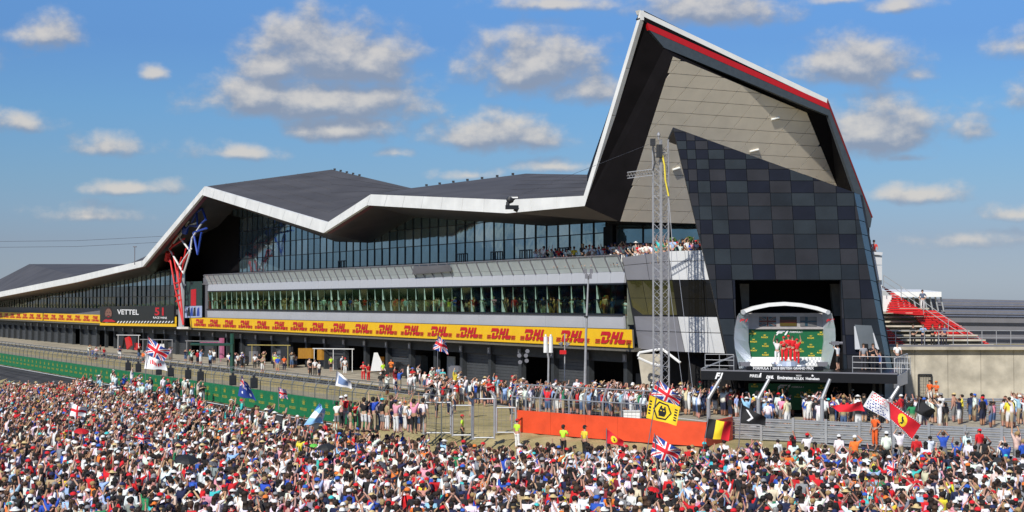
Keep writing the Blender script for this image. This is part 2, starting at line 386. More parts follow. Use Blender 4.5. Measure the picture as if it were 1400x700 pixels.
mb.build('roof_vent', m_dark, B)
# -- end gable: rim, stripe, reveal
T0 = fr_top[9]; T1 = tp(1132.5, 135.5, tT); T2 = tp(1193.5, 298, tT)
def rim(name, pts, m, depth=.3, lift=0.):
    b = MB(); P = [tp(x, y, tT-lift) for x, y in pts]
    b.prism(P, U*depth); return b.build(name, m, B)
rim('gable_edge_trim', [(875.5,11.5),(1133,134),(1135.5,139.5),(1132,141.5),(1128,139),(881,21),(877.5,17)], m_white, .6)
rim('gable_side_trim', [(1133,134),(1194,297),(1192.8,298),(1132,139)], mat('dull_red_trim', (.16, .012, .012), .5), .5, .02)
rim('gable_black_band', [(878.5,18),(881,21),(1130,140.5),(1134,148),(1129.5,143),(885,30),(875,24)], m_soff, .5, -.02)
rim('gable_black_band', [(881,21),(1128,139),(1131.5,144),(885.5,31)], m_soff, .5, -.01)
rim('gable_red_stripe', [(885.5,29.5),(1133,140.5),(1136,149.5),(888.5,39.5)], m_dred, .3, .03)
rim('gable_grey_band', [(888.5,39.5),(1135.5,149),(1134,157.5),(909,64)], m_gband, .3, .01)
rim('gable_side_band', [(1132,141.5),(1136.5,150),(1192.5,299),(1190.5,311),(1186,311.5),(1134,158)], m_gband, .3, 0)
# beige leaning soffit: a plane through the end wall that leans out towards the top
P0 = tp(848, 303, -2); P1 = tp(921, 76, -8.4)
vdir = -NN; upd = (P1-P0); pn = vdir.cross(upd).normalized()
def bp(px, py, lift=0.): return rp(px, py, P0+pn*lift, pn)
if (bp(900, 200, .1)-CAMP).length > (bp(900, 200, 0)-CAMP).length: pn = -pn
beige = [(848,303),(921,76),(1105.5,154),(1144.5,253),(1166,306),(955,306)]
soff = thing
bb = MB(); bb.prism([bp(x, y, -.12) for x, y in beige], pn*-.3); beige_bk = bb.build('gable_soffit', m_dark, B)
# panels in the plane: rows along v, columns along the lean
def bl(p): d = p-P0; return (d.dot(vdir), (d-vdir*d.dot(vdir)).dot(upn))
upn = (upd-vdir*upd.dot(vdir)).normalized()
bq = [bl(bp(x, y)) for x, y in beige]
mxr = max(q[1] for q in bq); row = mxr/13.3
for j in range(15):
    for i in range(-6, 26):
        y0 = j*row; sh = y0*.56-1.4
        a, b_ = i*2.35+sh, (i+1)*2.35+sh; sh2 = row*.56
        g = .022
        cell = [(a+g, y0+g), (b_-g, y0+g), (b_-g+sh2, y0+row-g), (a+g+sh2, y0+row-g)]
        poly = cell
        sgn = 1
        c = bq
        # orient
        ar = sum(c[k][0]*c[(k+1) % len(c)][1]-c[(k+1) % len(c)][0]*c[k][1] for k in range(len(c)))
        cc = c if ar < 0 else c[::-1]
        for k in range(len(cc)):
            (x0, yy0), (x1, yy1) = cc[k], cc[(k+1) % len(cc)]
            aa, b2 = -(yy1-yy0), (x1-x0); poly = clip(poly, aa, b2, aa*x0+b2*yy0)
            if len(poly) < 3: break
        if len(poly) < 3 or area(poly) < .12: continue
        q = MB(); q.prism([P0+vdir*x+upn*y for x, y in poly], pn*-.1); q.build('soffit_panel', m_beige, beige_bk)
# reveals (black) between the rim and the beige panels
mb = MB()
L0 = [fr_bot[8], bp(848, 303), bp(921, 76), tp(909, 64, tT), tp(888.5, 39.5, tT), tp(885.5, 29.5, tT+.1), fr_bot[9]]
mb.poly([fr_bot[8], bp(848, 303), bp(921, 76)]); mb.poly([fr_bot[8], bp(921, 76), tp(909, 64, tT+.1)]); mb.poly([fr_bot[8], tp(909, 64, tT+.1), tp(885.5, 29, tT+.1), fr_bot[9]])
mb.poly([bp(921, 76), bp(1105.5, 154), tp(1134, 157, tT+.1), tp(909, 64, tT+.1)])
mb.poly([bp(1105.5, 154), bp(1144.5, 253), tp(1134, 157, tT+.1)]); mb.poly([bp(1144.5, 253), tp(1186, 311.5, tT+.1), tp(1134, 157, tT+.1)]); mb.poly([bp(1144.5, 253), bp(1166, 306), tp(1186, 311.5, tT+.1)])
_aw = Vector((.22, .975, 0)); _r1 = T1+U*.4+_aw*22-ZZ*5; mb.poly([fr_bot[8]-NN*.3, fr_top[9]-NN*.3, back[7]]); mb.poly([fr_top[9]-NN*.3, T1+U*.4, back[7]]); mb.poly([T1+U*.4, _r1, back[7]]); mb.poly([T1+U*.4, T2+U*.4, T2+U*.4+_aw*20-ZZ*3, _r1])
mb.poly([bp(845, 303.4), bp(975, 304.6), W(3.2, -7, bp(975, 304.6).z), W(3.2, .6, bp(848, 303.4).z)])
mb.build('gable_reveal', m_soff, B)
mb = MB()
for (x, y, w) in ((1061, 163, 11), (1032, 207, 12), (925, 232, 10)):
    p = bp(x-w/2, y, .06); q = bp(x+w/2, y-3, .06); mb.tube(p, q, .07, n=6)
mb.build('soffit_light', mat('lamp_glass', (.9, .9, .85), .2), B)
# -- soffits under the roof
gl = [(-120,446),(0,412),(104,397),(210,375),(243,352),(290,283),(342,287),(459,330.5),(505,332),(568,297),(657,303),(747,309),(828,304)]
OG = -4
glp = [fp(x, y, OG if x > 240 else -1) for x, y in gl]
mb = MB()
fb = [p+ZZ*.05-NN*.02 for p in fr_bot]
def q4(*p):
    for k in range(1, len(p)-1): mb.poly([p[0], p[k], p[k+1]])
q4(fb[0], fb[1], glp[1], glp[0]); q4(fb[1], fb[2], glp[2], glp[1]); q4(fb[2], fb[3], glp[3], glp[2]); q4(fb[3], glp[4], glp[3]); q4(fb[3], fb[4], glp[5], glp[4])
q4(fb[4], glp[6], glp[5]); q4(fb[4], fb[5], glp[7], glp[6]); q4(fb[5], glp[8], glp[7]); q4(fb[5], fb[6], glp[9], glp[8]); q4(fb[6], fb[7], glp[10], glp[9]); q4(fb[7], glp[11], glp[10])
q4(fb[7], fb[8], bp(848, 302.8), glp[12], glp[11])
mb.build('roof_soffit', mat('dark_brown_soffit', (.055, .04, .032), .5, var=.25, scale=.5), B)
mb = MB()
for i in range(1, 8): mb.prism([fr_bot[i]-NN*.4-ZZ*.01, fr_bot[i+1]-NN*.4-ZZ*.01, fr_bot[i+1]-NN*.9-ZZ*.04, fr_bot[i]-NN*.9-ZZ*.04], (0, 0, .03))
mb.build('soffit_red_line', mat('deep_red', (.12, .01, .01), .5), B)
# -- upper curtain wall: mullions and panes
TERZ = 10.45
tA, tB = tof(829, OG), tof(318, OG)
def gtop(t):
    pts = sorted(((p-A).dot(U), p.z) for p in glp[5:])
    for (a, za), (b, zb) in zip(pts[:-1], pts[1:]):
        if a <= t <= b: return za+(zb-za)*(t-a)/(b-a)
    return pts[-1][1] if t > pts[-1][0] else pts[0][1]
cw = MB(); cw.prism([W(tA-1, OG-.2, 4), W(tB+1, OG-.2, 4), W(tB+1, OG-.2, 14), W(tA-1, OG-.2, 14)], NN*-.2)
cw.build('inner_wall', m_int, B)
frame = MB(); n = round((tB-tA)/2.05); st = (tB-tA)/n; rows = [TERZ, 11.9, 13.75, 15.6, 17.45, 19.3, 21.2, 23.]
rootc = None
mulls = []
for i in range(n+1):
    t = tA+i*st; zt = gtop(t); frame.box(W(t, OG+.02, TERZ), .06, .14, zt-TERZ, (U, NN))
for r in rows[1:]:
    for i in range(n):
        t = tA+i*st
        if gtop(t) > r and gtop(t+st) > r: frame.prism([W(t, OG+.06, r-.04), W(t+st, OG+.06, r-.04), W(t+st, OG+.06, r+.04), W(t, OG+.06, r+.04)], NN*-.06)
curt = frame.build('curtain_wall', m_mull, B)
cache = {}
for i in range(n):
    for k in range(len(rows)-1):
        t = tA+i*st; z0, z1 = rows[k]+.03, rows[k+1]-.03; a, b = gtop(t)+.1, gtop(t+st)+.1
        if min(a, b) < z0+.05 and max(a, b) < z0+.3: continue
        za, zb = max(z0, min(z1, a)), max(z0, min(z1, b))
        key = (round(za-z0, 2), round(zb-z0, 2), round(z1-z0, 2), (i*7+k*3+(i*i) % 4) % 4 == 0)
        # each pane tilts a touch so the reflections break from pane to pane
        if key not in cache:
            q = MB(); q.prism([U*.04, U*(st-.04), U*(st-.04)+ZZ*(zb-z0), U*.04+ZZ*(za-z0)], NN*-.03)
            cache[key] = q.mesh('pane', m_glass2 if key[3] else m_glass)
        o = bpy.data.objects.new('pane', cache[key]); COL.objects.link(o); o.parent = curt; o.matrix_parent_inverse = parent_inv(curt); o.location = W(t, OG, z0)
        o.rotation_euler = (random.uniform(-.006, .006), 0, random.uniform(-.008, .008))
# door frames on the terrace
mb = MB()
for px in (468, 632, 679, 719, 771):
    t = tof(px, OG)
    for dt in (-.95, 0, .95): mb.box(W(t+dt, OG+.12, TERZ), .1, .08, 2.2, (U, NN))
    mb.box(W(t, OG+.12, TERZ+2.15), 2., .08, .1, (U, NN))
mb.build('terrace_door_frame', m_mull, B)
# wall pier, terrace floor and the end-wall glazing
mb = MB(); mb.prism([W(tA, OG+.3, TERZ), W(3.1, -.4, TERZ), W(3.1, -.4, 14.1), W(tA, OG+.3, 14.2)], NN*-.3); mb.build('pier', m_soff, B)
mb = MB(); mb.prism([W(tB+14, -.15, TERZ-.3), W(tof(860, 0), -.15, TERZ-.3), at(914, 343, 120)*Vector((1, 1, 0))+ZZ*(TERZ-.3) if False else Vector((11.9, 121.2, TERZ-.3)), Vector((20, 119.5, TERZ-.3)), Vector((26, 128, TERZ-.3)), W(tB+14, -14, TERZ-.3)], (0, 0, .25)); mb.build('terrace_floor', m_lead, B)
xs = [843.6, 880, 917.5, 965]
ewin = MB()
for x in xs: ewin.tube(tp(x, 305, 3.05), tp(x, 347, 3.05), .07, n=4)
for y in (304.5, 312, 333): ewin.tube(tp(843, y, 3.05), tp(965, y, 3.05), .07, n=4)
ew = ewin.build('end_window', m_mull, B)
for x0, x1 in zip(xs[:-1], xs[1:]):
    for y0, y1 in ((304.5, 312), (312, 333), (333, 348)):
        q = MB(); q.prism([tp(x0, y0, 3.1), tp(x1, y0, 3.1), tp(x1, y1, 3.1), tp(x0, y1, 3.1)], U*.04); q.build('end_pane', m_glass if y0 < 330 else m_black, ew)
# -- lower front: balustrade, cladding bands, ribbon window
t0, t1 = tof(853, 0), tof(284, 0)
def band(name, za, zb, oa, ob, m, ta=None, tb=None, seg=6.35, gap=.02, parent=B, th=.2):
    ta = t0 if ta is None else ta; tb = t1 if tb is None else tb
    n = max(1, round((tb-ta)/seg)); s = (tb-ta)/n; me = None
    for i in range(n):
        if me is None:
            b = MB(); b.prism([U*gap+ZZ*za+NN*oa, U*(s-gap)+ZZ*za+NN*oa, U*(s-gap)+ZZ*zb+NN*ob, U*gap+ZZ*zb+NN*ob], NN*-th); me = b.mesh(name, m)
        o = bpy.data.objects.new(name, me); COL.objects.link(o); o.parent = parent; o.matrix_parent_inverse = parent_inv(parent); o.location = W(ta+i*s, 0, 0)
core = MB(); core.prism([W(t0, -.3, 5.2), W(t1, -.3, 5.2), W(t1, -.3, 6.7), W(t0, -.3, 6.7)], NN*-.2); core.prism([W(t0, -.3, 9.22), W(t1, -.3, 9.22), W(t1, -.3, 10.3), W(t0, -.3, 10.3)], NN*-.2)
core.prism([W(t0, -.3, 6.5), W(t1, -.3, 6.5), W(t1, -7, 6.5), W(t0, -7, 6.5)], (0, 0, .1)); core.prism([W(t0, -6.5, 6.5), W(t1, -6.5, 6.5), W(t1, -6.5, 10), W(t0, -6.5, 10)], NN*-.2); core.prism([W(t0, -.3, 9.4), W(t1, -.3, 9.4), W(t1, -7, 9.4), W(t0, -7, 9.4)], (0, 0, .1))
core.prism([W(t0, -.3, 6), W(t0, -7, 6), W(t0, -7, 10), W(t0, -.3, 10)], U*-.1); core.build('wall_core', mat('interior_grey_green', (.20, .22, .18), .8), B)
band('balustrade_pane', 10.62, 11.5, .05, .5, m_balu, seg=2.05, th=.04)
band('balustrade_pane', 10.25, 10.6, -.12, .04, m_balu, seg=2.05, th=.04)
band('upper_cladding_panel', 9.33, 10.23, .0, -.1, m_clad, seg=2.05)
band('lower_cladding_panel', 5.68, 6.72, .0, .06, m_clad, seg=6.35)
mb = MB()
nn = round((t1-t0)/2.05)
for i in range(nn+1):
    t = t0+(t1-t0)*i/nn
    mb.prism([W(t, .52, 11.5), W(t, .1, 10.6), W(t, -.1, 10.25), W(t, .05, 10.25), W(t, .2, 10.6), W(t, .66, 11.5)], U*.05)
mb.tube(W(t0, .52, 11.53), W(t1, .52, 11.53), .05)
mb.build('balustrade_bracket', m_lead, B)
mb = MB(); mb.box(W((t0+t1)/2, .02, 6.72), t1-t0, .3, .14, (U, NN)); mb.box(W((t0+t1)/2, -.1, 9.2), t1-t0, .3, .12, (U, NN)); rib = mb.build('ribbon_window', m_mull, B)
# dark louvre panel in the balustrade
mb = MB(); mb.prism([fp(566, 364, .56), fp(615, 362, .56), fp(618, 371, .3), fp(564, 375.5, .3)], NN*.05); mb.build('louvre_panel', m_lead, B)
nR = round((t1-t0)/2.05); sR = (t1-t0)/nR; pm = {}
for i in range(nR):
    for k, (za, zb, oa, ob) in enumerate(((6.86, 7.98, .0, .0), (8.02, 9.2, .0, .0))):
        key = (k, i % 4 == 1)
        if key not in pm:
            q = MB(); q.prism([U*.03+ZZ*za+NN*-.02, U*(sR-.03)+ZZ*za+NN*-.02, U*(sR-.03)+ZZ*zb+NN*.0, U*.03+ZZ*zb+NN*.0], NN*-.03); pm[key] = q.mesh('ribbon_pane', m_tolive if key[1] else m_tgreen)
        o = bpy.data.objects.new('ribbon_pane', pm[key]); COL.objects.link(o); o.parent = rib; o.matrix_parent_inverse = parent_inv(rib); o.location = W(t0+i*sR, 0, 0); o.rotation_euler = (random.uniform(-.01, .01), 0, random.uniform(-.012, .012))
    if tof(820, 0) < t0+i*sR:
        if 'fin' not in pm:
            q = MB(); q.prism([NN*.02+ZZ*6.9, NN*.02+U*-.55+ZZ*6.9, NN*.02+ZZ*7.97], NN*.03); q.prism([NN*.02+ZZ*8.04, NN*.02+U*-.3+ZZ*8.04, NN*.02+ZZ*9.15], NN*.03); pm['fin'] = q.mesh('sunshade_fin', m_fin)
        o = bpy.data.objects.new('sunshade_fin', pm['fin']); COL.objects.link(o); o.parent = rib; o.matrix_parent_inverse = parent_inv(rib); o.location = W(t0+i*sR, 0, 0); o.scale = (random.uniform(.3, 1.5), random.uniform(.3, 1.5), 1)
# -- yellow banner with its lettering
def dhl(b, org, R, Z, h, mi=0):
    # heavy slanted D, H, L with side stripes; h = letter height, split by a thin gap as on the banner
    sh = .30
    def p(x, y): return org+R*((x*1.42+sh*y)*h)+Z*(y*h)
    def pg(*pts): b.poly([p(x, y) for x, y in pts], mi)
    pg((-1.52, .62), (-1.45, 1), (-.55, 1), (-.38, .86), (-.42, .60), (-.62, .42), (-.80, .42), (-.70, .66), (-.82, .70), (-1.30, .70))
    pg((-1.38, 0), (-1.28, .56), (-.98, .56), (-1.05, .26), (-.86, .26), (-.66, .36), (-.42, .36), (-.62, .08), (-.86, 0))
    pg((-.30, .42), (-.18, 1), (.10, 1), (.04, .72), (.24, .72), (.30, 1), (.58, 1), (.46, .42))
    pg((-.42, 0), (-.34, .36), (-.06, .36), (-.14, 0)); pg((.10, 0), (.18, .36), (.46, .36), (.38, 0))
    pg((.58, .42), (.70, 1), (.98, 1), (.88, .42)); pg((.52, .36), (1.36, .36), (1.26, 0), (.66, 0), (.50, .12))
    for y in (0, .14, .28):
        pg((-2.05, y), (-2.03, y+.07), (-1.46, y+.07), (-1.48, y)); pg((1.40, y), (1.42, y+.07), (2.0, y+.07), (1.98, y))
def banner(ta, tb, n, first):
    bm = MB(); bm.prism([W(ta, .22, 4.2), W(tb, .22, 4.2), W(tb, .30, 5.64), W(ta, .30, 5.64)], NN*-.15)
    bo = bm.build('banner', m_brown, B); t = ta
    while t < tb-.5:
        q = MB(); e = min(tb, t+4.3); q.prism([W(t+.01, .24, 4.2), W(e-.01, .24, 4.2), W(e-.01, .315, 5.64), W(t+.01, .315, 5.64)], NN*-.03); q.build('banner_panel', m_yellow, B); t += 4.3
    return bo
tb0 = tof(864, .3); tb1 = tof(260, .3)
BN = banner(tb0, tb1, 0, 0)
q = MB(); dhl(q, Vector((0, 0, 0)), -U, ZZ, .95); lg = q.mesh('logo', m_red)
k = 0; t = tof(838, .3)
while t < tb1-2:
    o = bpy.data.objects.new('logo', lg); COL.objects.link(o); o.parent = BN; o.matrix_parent_inverse = parent_inv(BN); o.location = W(t, .335, 4.48); t += 6.36
mb = MB(); mb.prism([W(tb0, .1, 4.19), W(tof(-150, 0), .1, 4.19), W(tof(-150, 0), .1, 3.9), W(tb0, .1, 3.9)], NN*-2.2); mb.build('ledge', m_brown, B)
# -- garages under the overhang
tg1 = tof(-150, 0)
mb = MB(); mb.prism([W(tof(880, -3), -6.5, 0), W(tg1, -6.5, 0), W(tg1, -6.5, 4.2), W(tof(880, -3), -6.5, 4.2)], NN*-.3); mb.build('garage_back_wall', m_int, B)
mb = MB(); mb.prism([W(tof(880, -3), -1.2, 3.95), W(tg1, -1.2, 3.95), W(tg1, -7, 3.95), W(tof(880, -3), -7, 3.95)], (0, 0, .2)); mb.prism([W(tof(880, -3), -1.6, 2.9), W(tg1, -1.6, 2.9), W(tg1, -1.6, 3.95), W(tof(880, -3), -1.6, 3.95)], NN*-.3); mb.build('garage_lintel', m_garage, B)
pil = MB(); pil.box((0, 0, 0), .55, .5, 2.9, (U, NN)); pilm = pil.mesh('garage_pillar', m_garage)
sh1 = MB(); 
for j in range(10): sh1.prism([U*.3+ZZ*(.05+j*.285), U*5.65+ZZ*(.05+j*.285), U*5.65+ZZ*(.05+j*.285+.26), U*.3+ZZ*(.05+j*.285+.26)], NN*-.06)
shm = sh1.mesh('garage_shutter', m_shut)
nb = MB(); nb.box((0, 0, 0), .62, .05, .62, (U, NN)); nbm = nb.mesh('number_board', m_lead)
gt = tof(860, -1.5)+.5; i = 0
digits = MB()
openg = {0, 2, 5, 6, 8, 9, 11, 12, 14, 16, 17, 19, 22, 24, 27, 28, 31}
m_orr = mat('amber_screen', (.75, .28, .01), .5); m_pale = mat('pale_garage_screen', (.35, .38, .4), .5)
while gt < tg1-6 and i < 60:
    o = bpy.data.objects.new('garage_pillar', pilm); COL.objects.link(o); o.parent = B; o.matrix_parent_inverse = parent_inv(B); o.location = W(gt, -1.7, 0)
    if i % 1 == 0 and i < 40:
        o = bpy.data.objects.new('number_board', nbm); COL.objects.link(o); o.parent = B; o.matrix_parent_inverse = parent_inv(B); o.location = W(gt, -1.38, 2.95)
        add_text(digits, str(i+1), W(gt, -1.33, 3.26), -U, ZZ, .55, bold=.03)
    if i not in openg:
        o = bpy.data.objects.new('garage_shutter', shm); COL.objects.link(o); o.parent = B; o.matrix_parent_inverse = parent_inv(B); o.location = W(gt, -1.95, 0)
    elif i < 26:
        q = MB(); hh = random.uniform(1.1, 1.9); q.prism([W(gt+.6, -4, 0), W(gt+2.4, -4, 0), W(gt+2.4, -4, hh+.6), W(gt+.6, -4, hh+.6)], NN*-.1); q.build('garage_screen', [m_pale, m_orr, m_shut][(i//2) % 3] if i > 4 else m_shut, B)
    gt += 5.93; i += 1
digits.build('garage_number', m_wprint, B)
# -- turned corner panels beside the tower
cols = [((851, 352, 127.6), (857, 383, 127.4), (867, 431.5, 127.2), (873, 477, 127)), ((914, 343.5, 120.3), (919, 383, 120.2), (926, 432, 120.1), (936, 481, 120)),
        ((1004, 341, 118), (1004, 383, 118), (1004, 433, 118), (1004, 483.5, 118))]
def lerp3(a, b, k): return tuple(a[i]+(b[i]-a[i])*k for i in range(3))
def corner(name, j, k0, k1, a, b, m, off=0.):
    for c in (0, 1):
        if c not in a: continue
        L_, R_ = cols[c], cols[c+1]
        for f0, f1 in b[c]:
            p = lambda cc, k: lerp3(cc[j], cc[j+1], k)
            q = [lerp3(p(L_, k0), p(R_, k0), f0), lerp3(p(L_, k0), p(R_, k0), f1), lerp3(p(L_, k1), p(R_, k1), f1), lerp3(p(L_, k1), p(R_, k1), f0)]
            z = MB(); z.prism([at(*s)+Vector((0, -off, 0)) for s in q], (0, .25, 0)); z.build(name, m[c], B)
fr = {0: [(0, .495), (.505, .995)], 1: [(.005, .245), (.25, .495), (.5, .745), (.75, 1)]}
m_corner_shade = mat('corner_shaded_cladding', (.30, .30, .33), .45, metal=.2, var=.05, scale=.5)  # darker grey puts the turned corner's shade into its cladding colour
mm = {0: m_corner_shade, 1: m_clad2}
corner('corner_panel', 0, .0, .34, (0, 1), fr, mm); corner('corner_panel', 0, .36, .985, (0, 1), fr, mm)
corner('corner_window_pane', 1, .01, .50, (0, 1), {0: [(0, .33), (.34, .66), (.67, 1)], 1: [(0, .495), (.505, 1)]}, {0: m_olive, 1: m_black}, -.1)
corner('corner_window_pane', 1, .51, .97, (0, 1), {0: [(0, .33), (.34, .66), (.67, 1)], 1: [(0, .495), (.505, 1)]}, {0: m_olive, 1: m_black}, -.1)
corner('corner_panel', 2, .02, .44, (0, 1), {0: [(0, .995)], 1: [(.005, .495), (.5, 1)]}, mm); corner('corner_panel', 2, .46, 1, (0, 1), {0: [(0, .995)], 1: [(.005, .495), (.5, 1)]}, mm)
mb = MB()
for c in (0, 1):
    P = [cols[c][0], cols[c+1][0], cols[c+1][3], cols[c][3]]; mb.prism([at(*s)+Vector((0, .3, 0)) for s in P], (0, .3, 0))
mb.prism([at(875, 478, 127)+Vector((0, .1, 0)), at(936, 481.5, 120)+Vector((0, .1, 0)), at(1004, 484, 118)+Vector((0, .1, 0)), Vector((20, 132, 4)), Vector((9, 136, 4))], (0, 0, .15))
mb.prism([Vector((12, 131, 0)), Vector((26, 131, 0)), Vector((26, 131, 10)), Vector((12, 131, 10))], (0, .3, 0))
mb.build('corner_backing', m_dark, B)
mb = MB(); mb.prism([at(872, 484, 124), at(905, 484, 124), at(905, 545, 124), at(880, 545, 124)], (0, .2, 0), 0); mb.build('undercroft_wall', m_conc, B)
mb = MB(); mb.prism([at(941, 485, 121), at(1003, 485, 121), at(1003, 560, 121), at(941, 560, 121)], (0, .2, 0)); mb.build('undercroft_recess', m_int, B)

mb = MB(); mb.path([at(872, 487, 122), at(874, 482, 122), at(905, 477, 121), at(930, 496, 120)], .1); mb.path([at(872, 489, 122), at(890, 497, 122), at(905, 500, 121)], .1); mb.build('bent_rail', m_wpaint, B)
# -- checkered tower wall
TY = 112.
wall = [(921,173.5),(1168.5,263),(1214.5,520),(1003,520)]
rowsY = [160,180,192,204,217.3,231,247,263.6,281.6,300.5,320,340,361.5,382.5,408.6,435.7,458,485,505,520]
colX = [900,921,943,955,972,994,1023,1053.5,1082.5,1113.5,1144,1168,1200,1230]
def cx_(x, y): return x+(y-263)*.058
tw = MB()
opn = [(1004.5,383),(1149.5,383),(1153,510),(1008,510)]
tw.prism([at(x, y, TY+.1) for x, y in [(921,173.5),(1168.5,263),(1190,383),(970.6,383)]], (0, .5, 0)); tw.prism([at(x, y, TY+.1) for x, y in [(970.6,383),(1004.5,383),(1008,560),(1010,560)]], (0, .5, 0))
tw.prism([at(x, y, TY+.1) for x, y in [(970.6,383),(1005,383),(1008,520),(1003,520)]], (0, .5, 0))
tw.prism([at(x, y, TY+.1) for x, y in [(1149.5,383),(1190,383),(1214.5,520),(1153,520)]], (0, .5, 0))
TW = tw.build('tower_wall', m_dark, B)
tcol = [mat('tile_warm_charcoal', (.023, .024, .030), .5, var=.25, scale=.5, spec=.25, bump=.15), mat('tile_blue_black', (.008, .010, .019), .42, var=.25, scale=.5, spec=.25, bump=.15), mat('tile_slate', (.020, .027, .034), .45, var=.25, scale=.5, spec=.3, bump=.15), mat('tile_deep_slate', (.012, .017, .024), .45, var=.25, scale=.5, spec=.3, bump=.15)]
rnd = random.Random(3)
left = [(921,173.5),(1168.5,263),(1190,383),(961.5,383)]
for j in range(len(rowsY)-1):
    y0, y1 = rowsY[j], rowsY[j+1]
    for i in range(len(colX)-1):
        g = .35
        cell = [(cx_(colX[i], y0)+g, y0+g), (cx_(colX[i+1], y0)-g, y0+g), (cx_(colX[i+1], y1)-g, y1-g), (cx_(colX[i], y1)+g, y1-g)]
        pieces = [cell]
        if y0 >= 382:
            pieces = [clip(cell, 1, -.0276, 1004.5-383*.0276), clip(cell, -1, .0276, -(1149.5-383*.0276))]
        for c in pieces:
            c = clip_convex(c, wall)
            if len(c) < 3 or area(c) < 6: continue
            par = (i+j) % 2
            m = (tcol[0] if rnd.random() < .6 else tcol[2]) if par else (tcol[1] if rnd.random() < .55 or y0 < 263 else tcol[3])
            if y0 > 262 and not par and rnd.random() < .5: m = tcol[3]
            q = MB(); q.prism([at(x, y, TY) for x, y in c], (0, .08, 0)); q.build('tower_tile', m, TW)
# bevelled side strip in sections
m_teal = mat('teal_grey_trim', (.10, .15, .17), .35, metal=.3, var=.1)
yy = [263, 282, 301, 320, 341, 362, 383, 409, 436, 458, 485, 512]
for a, b in zip(yy[:-1], yy[1:]):
    xa, xb = 1168.5+(a-263)*.1805, 1168.5+(b-263)*.1805
    q = MB(); q.poly([at(xa, a+.4, TY), at(xa+8, a+3, TY+1.2), at(xb+8, b+2, TY+1.2), at(xb, b-.4, TY)]); q.build('side_trim', m_teal, TW)
q = MB(); q.poly([at(1168.5,263,TY), at(1176.5,267,TY+1.2), at(1222,512,TY+1.2), at(1222,512,TY+9), at(1180,267,TY+9), at(1100,238,TY+4)]); q.prism([at(921,173.5,TY)+Vector((0,.5,0)), at(1168.5,263,TY)+Vector((0,.5,0)), at(1168.5,263,TY)+Vector((0,5,-.4)), at(921,173.5,TY)+Vector((0,4,-.4))], (0, 0, -.2)); q.build('tower_return', m_dark, TW)
# recess behind the podium
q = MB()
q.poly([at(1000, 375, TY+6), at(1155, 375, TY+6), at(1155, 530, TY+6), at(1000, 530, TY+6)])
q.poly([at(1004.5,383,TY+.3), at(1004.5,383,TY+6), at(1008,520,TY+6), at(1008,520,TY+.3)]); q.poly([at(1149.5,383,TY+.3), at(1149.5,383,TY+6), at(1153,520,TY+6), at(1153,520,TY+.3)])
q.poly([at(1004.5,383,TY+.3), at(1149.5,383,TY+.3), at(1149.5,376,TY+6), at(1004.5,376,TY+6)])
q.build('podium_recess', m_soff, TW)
q = MB()
for x in (1018, 1143): q.prism([at(x-7,388,TY+3), at(x+6,388,TY+3), at(x+6,432,TY+3), at(x-3,432,TY+3)], (0, .6, 0))
q.build('recess_pillar', m_brown, TW)
q = MB(); q.prism([at(1168,444,TY-.1), at(1191,445,TY-.1), at(1201,477,TY-.1), at(1176,477,TY-.1)], (0, .08, 0)); q.build('tower_window', glassy('grey_window', (.12, .14, .16), .1, .7), TW)
q = MB(); q.prism([at(1167.5,446,TY-.25), at(1169,446,TY-.25), at(1176,477.5,TY-.25), at(1168.5,477.5,TY-.25)], (0, .12, 0)); q.prism([at(1193,455,TY-.25), at(1194,455,TY-.25), at(1201.5,477.5,TY-.25), at(1197,477.5,TY-.25)], (0, .12, 0)); q.build('window_reveal', m_clad2, TW)
q = MB(); q.prism([at(1179,470,TY-.2), at(1186,470,TY-.2), at(1187,507,TY-.2), at(1179,507,TY-.2)], (0, .12, 0)); q.build('tower_door', m_int, TW)
# right-hand parapet and column beyond the tower
q = MB(); q.prism([at(1186,343.5,122), at(1207,345,122), at(1206.5,349,122), at(1188,347.5,122)], (0, 3, 0), 0)
q.prism([at(1188,348,122.2), at(1206,350,122.2), at(1206,362,122.2), at(1191,362,122.2)], (0, 3, 0), 0); q.prism([at(1191,363,122.2), at(1206,363,122.2), at(1206,383,122.2), at(1196,383,122.2)], (0, 3, 0), 0)
q.prism([at(1201,383,122.6), at(1205.5,383,122.6), at(1207,500,122.6), at(1202,500,122.6)], (0, .5, 0), 0); q.prism([at(1190,383,123.4), at(1202,383,123.4), at(1204,500,123.4), at(1190,500,123.4)], (0, .1, 0), 1)
q.build('side_parapet', [m_clad2, m_balu], B)
# -- left section: set-back glazing, stair bay, hanging posters
tl0, tl1 = tof(246, -.2), tof(-150, -.2)
q = MB()
q.prism([W(tl0, -1, 5.7), W(tl1, -1, 5.7), W(tl1, -1, 6.7), W(tl0, -1, 6.7)], NN*-.2, 0); q.prism([W(tl0, -.9, 3.9), W(tl1, -.9, 3.9), W(tl1, -.9, 5.7), W(tl0, -.9, 5.7)], NN*-.2, 0)
q.prism([W(tof(252, -.2), .1, 4.2), W(tof(247, -.2), .1, 4.2), W(tof(247, -.2), .1, 11.3), W(tof(252, -.2), .1, 11.3)], NN*-.3, 1)
q.prism([W(t1, -.2, 3.9), W(tof(276, 0), -.2, 3.9), W(tof(276, 0), -.2, 11.2), W(t1, -.2, 11.2)], NN*-.2, 0)
q.build('stair_bay', [m_lead, m_clad], B)
q = MB(); q.prism([W(tof(285, -3), -3.9, TERZ-.3), W(tof(243, -3), -3.9, TERZ-.3), W(tof(243, -3), -3.9, 13.5), W(tof(281, -3), -3.9, 20.8), W(tof(318, -3), -3.9, 19.5), W(tof(318, -3), -3.9, TERZ-.3)], NN*-.3); q.build('bay_wall', m_soff, B)
nl = MB(); s = 2.6; n = int((tl1-tl0)/s)
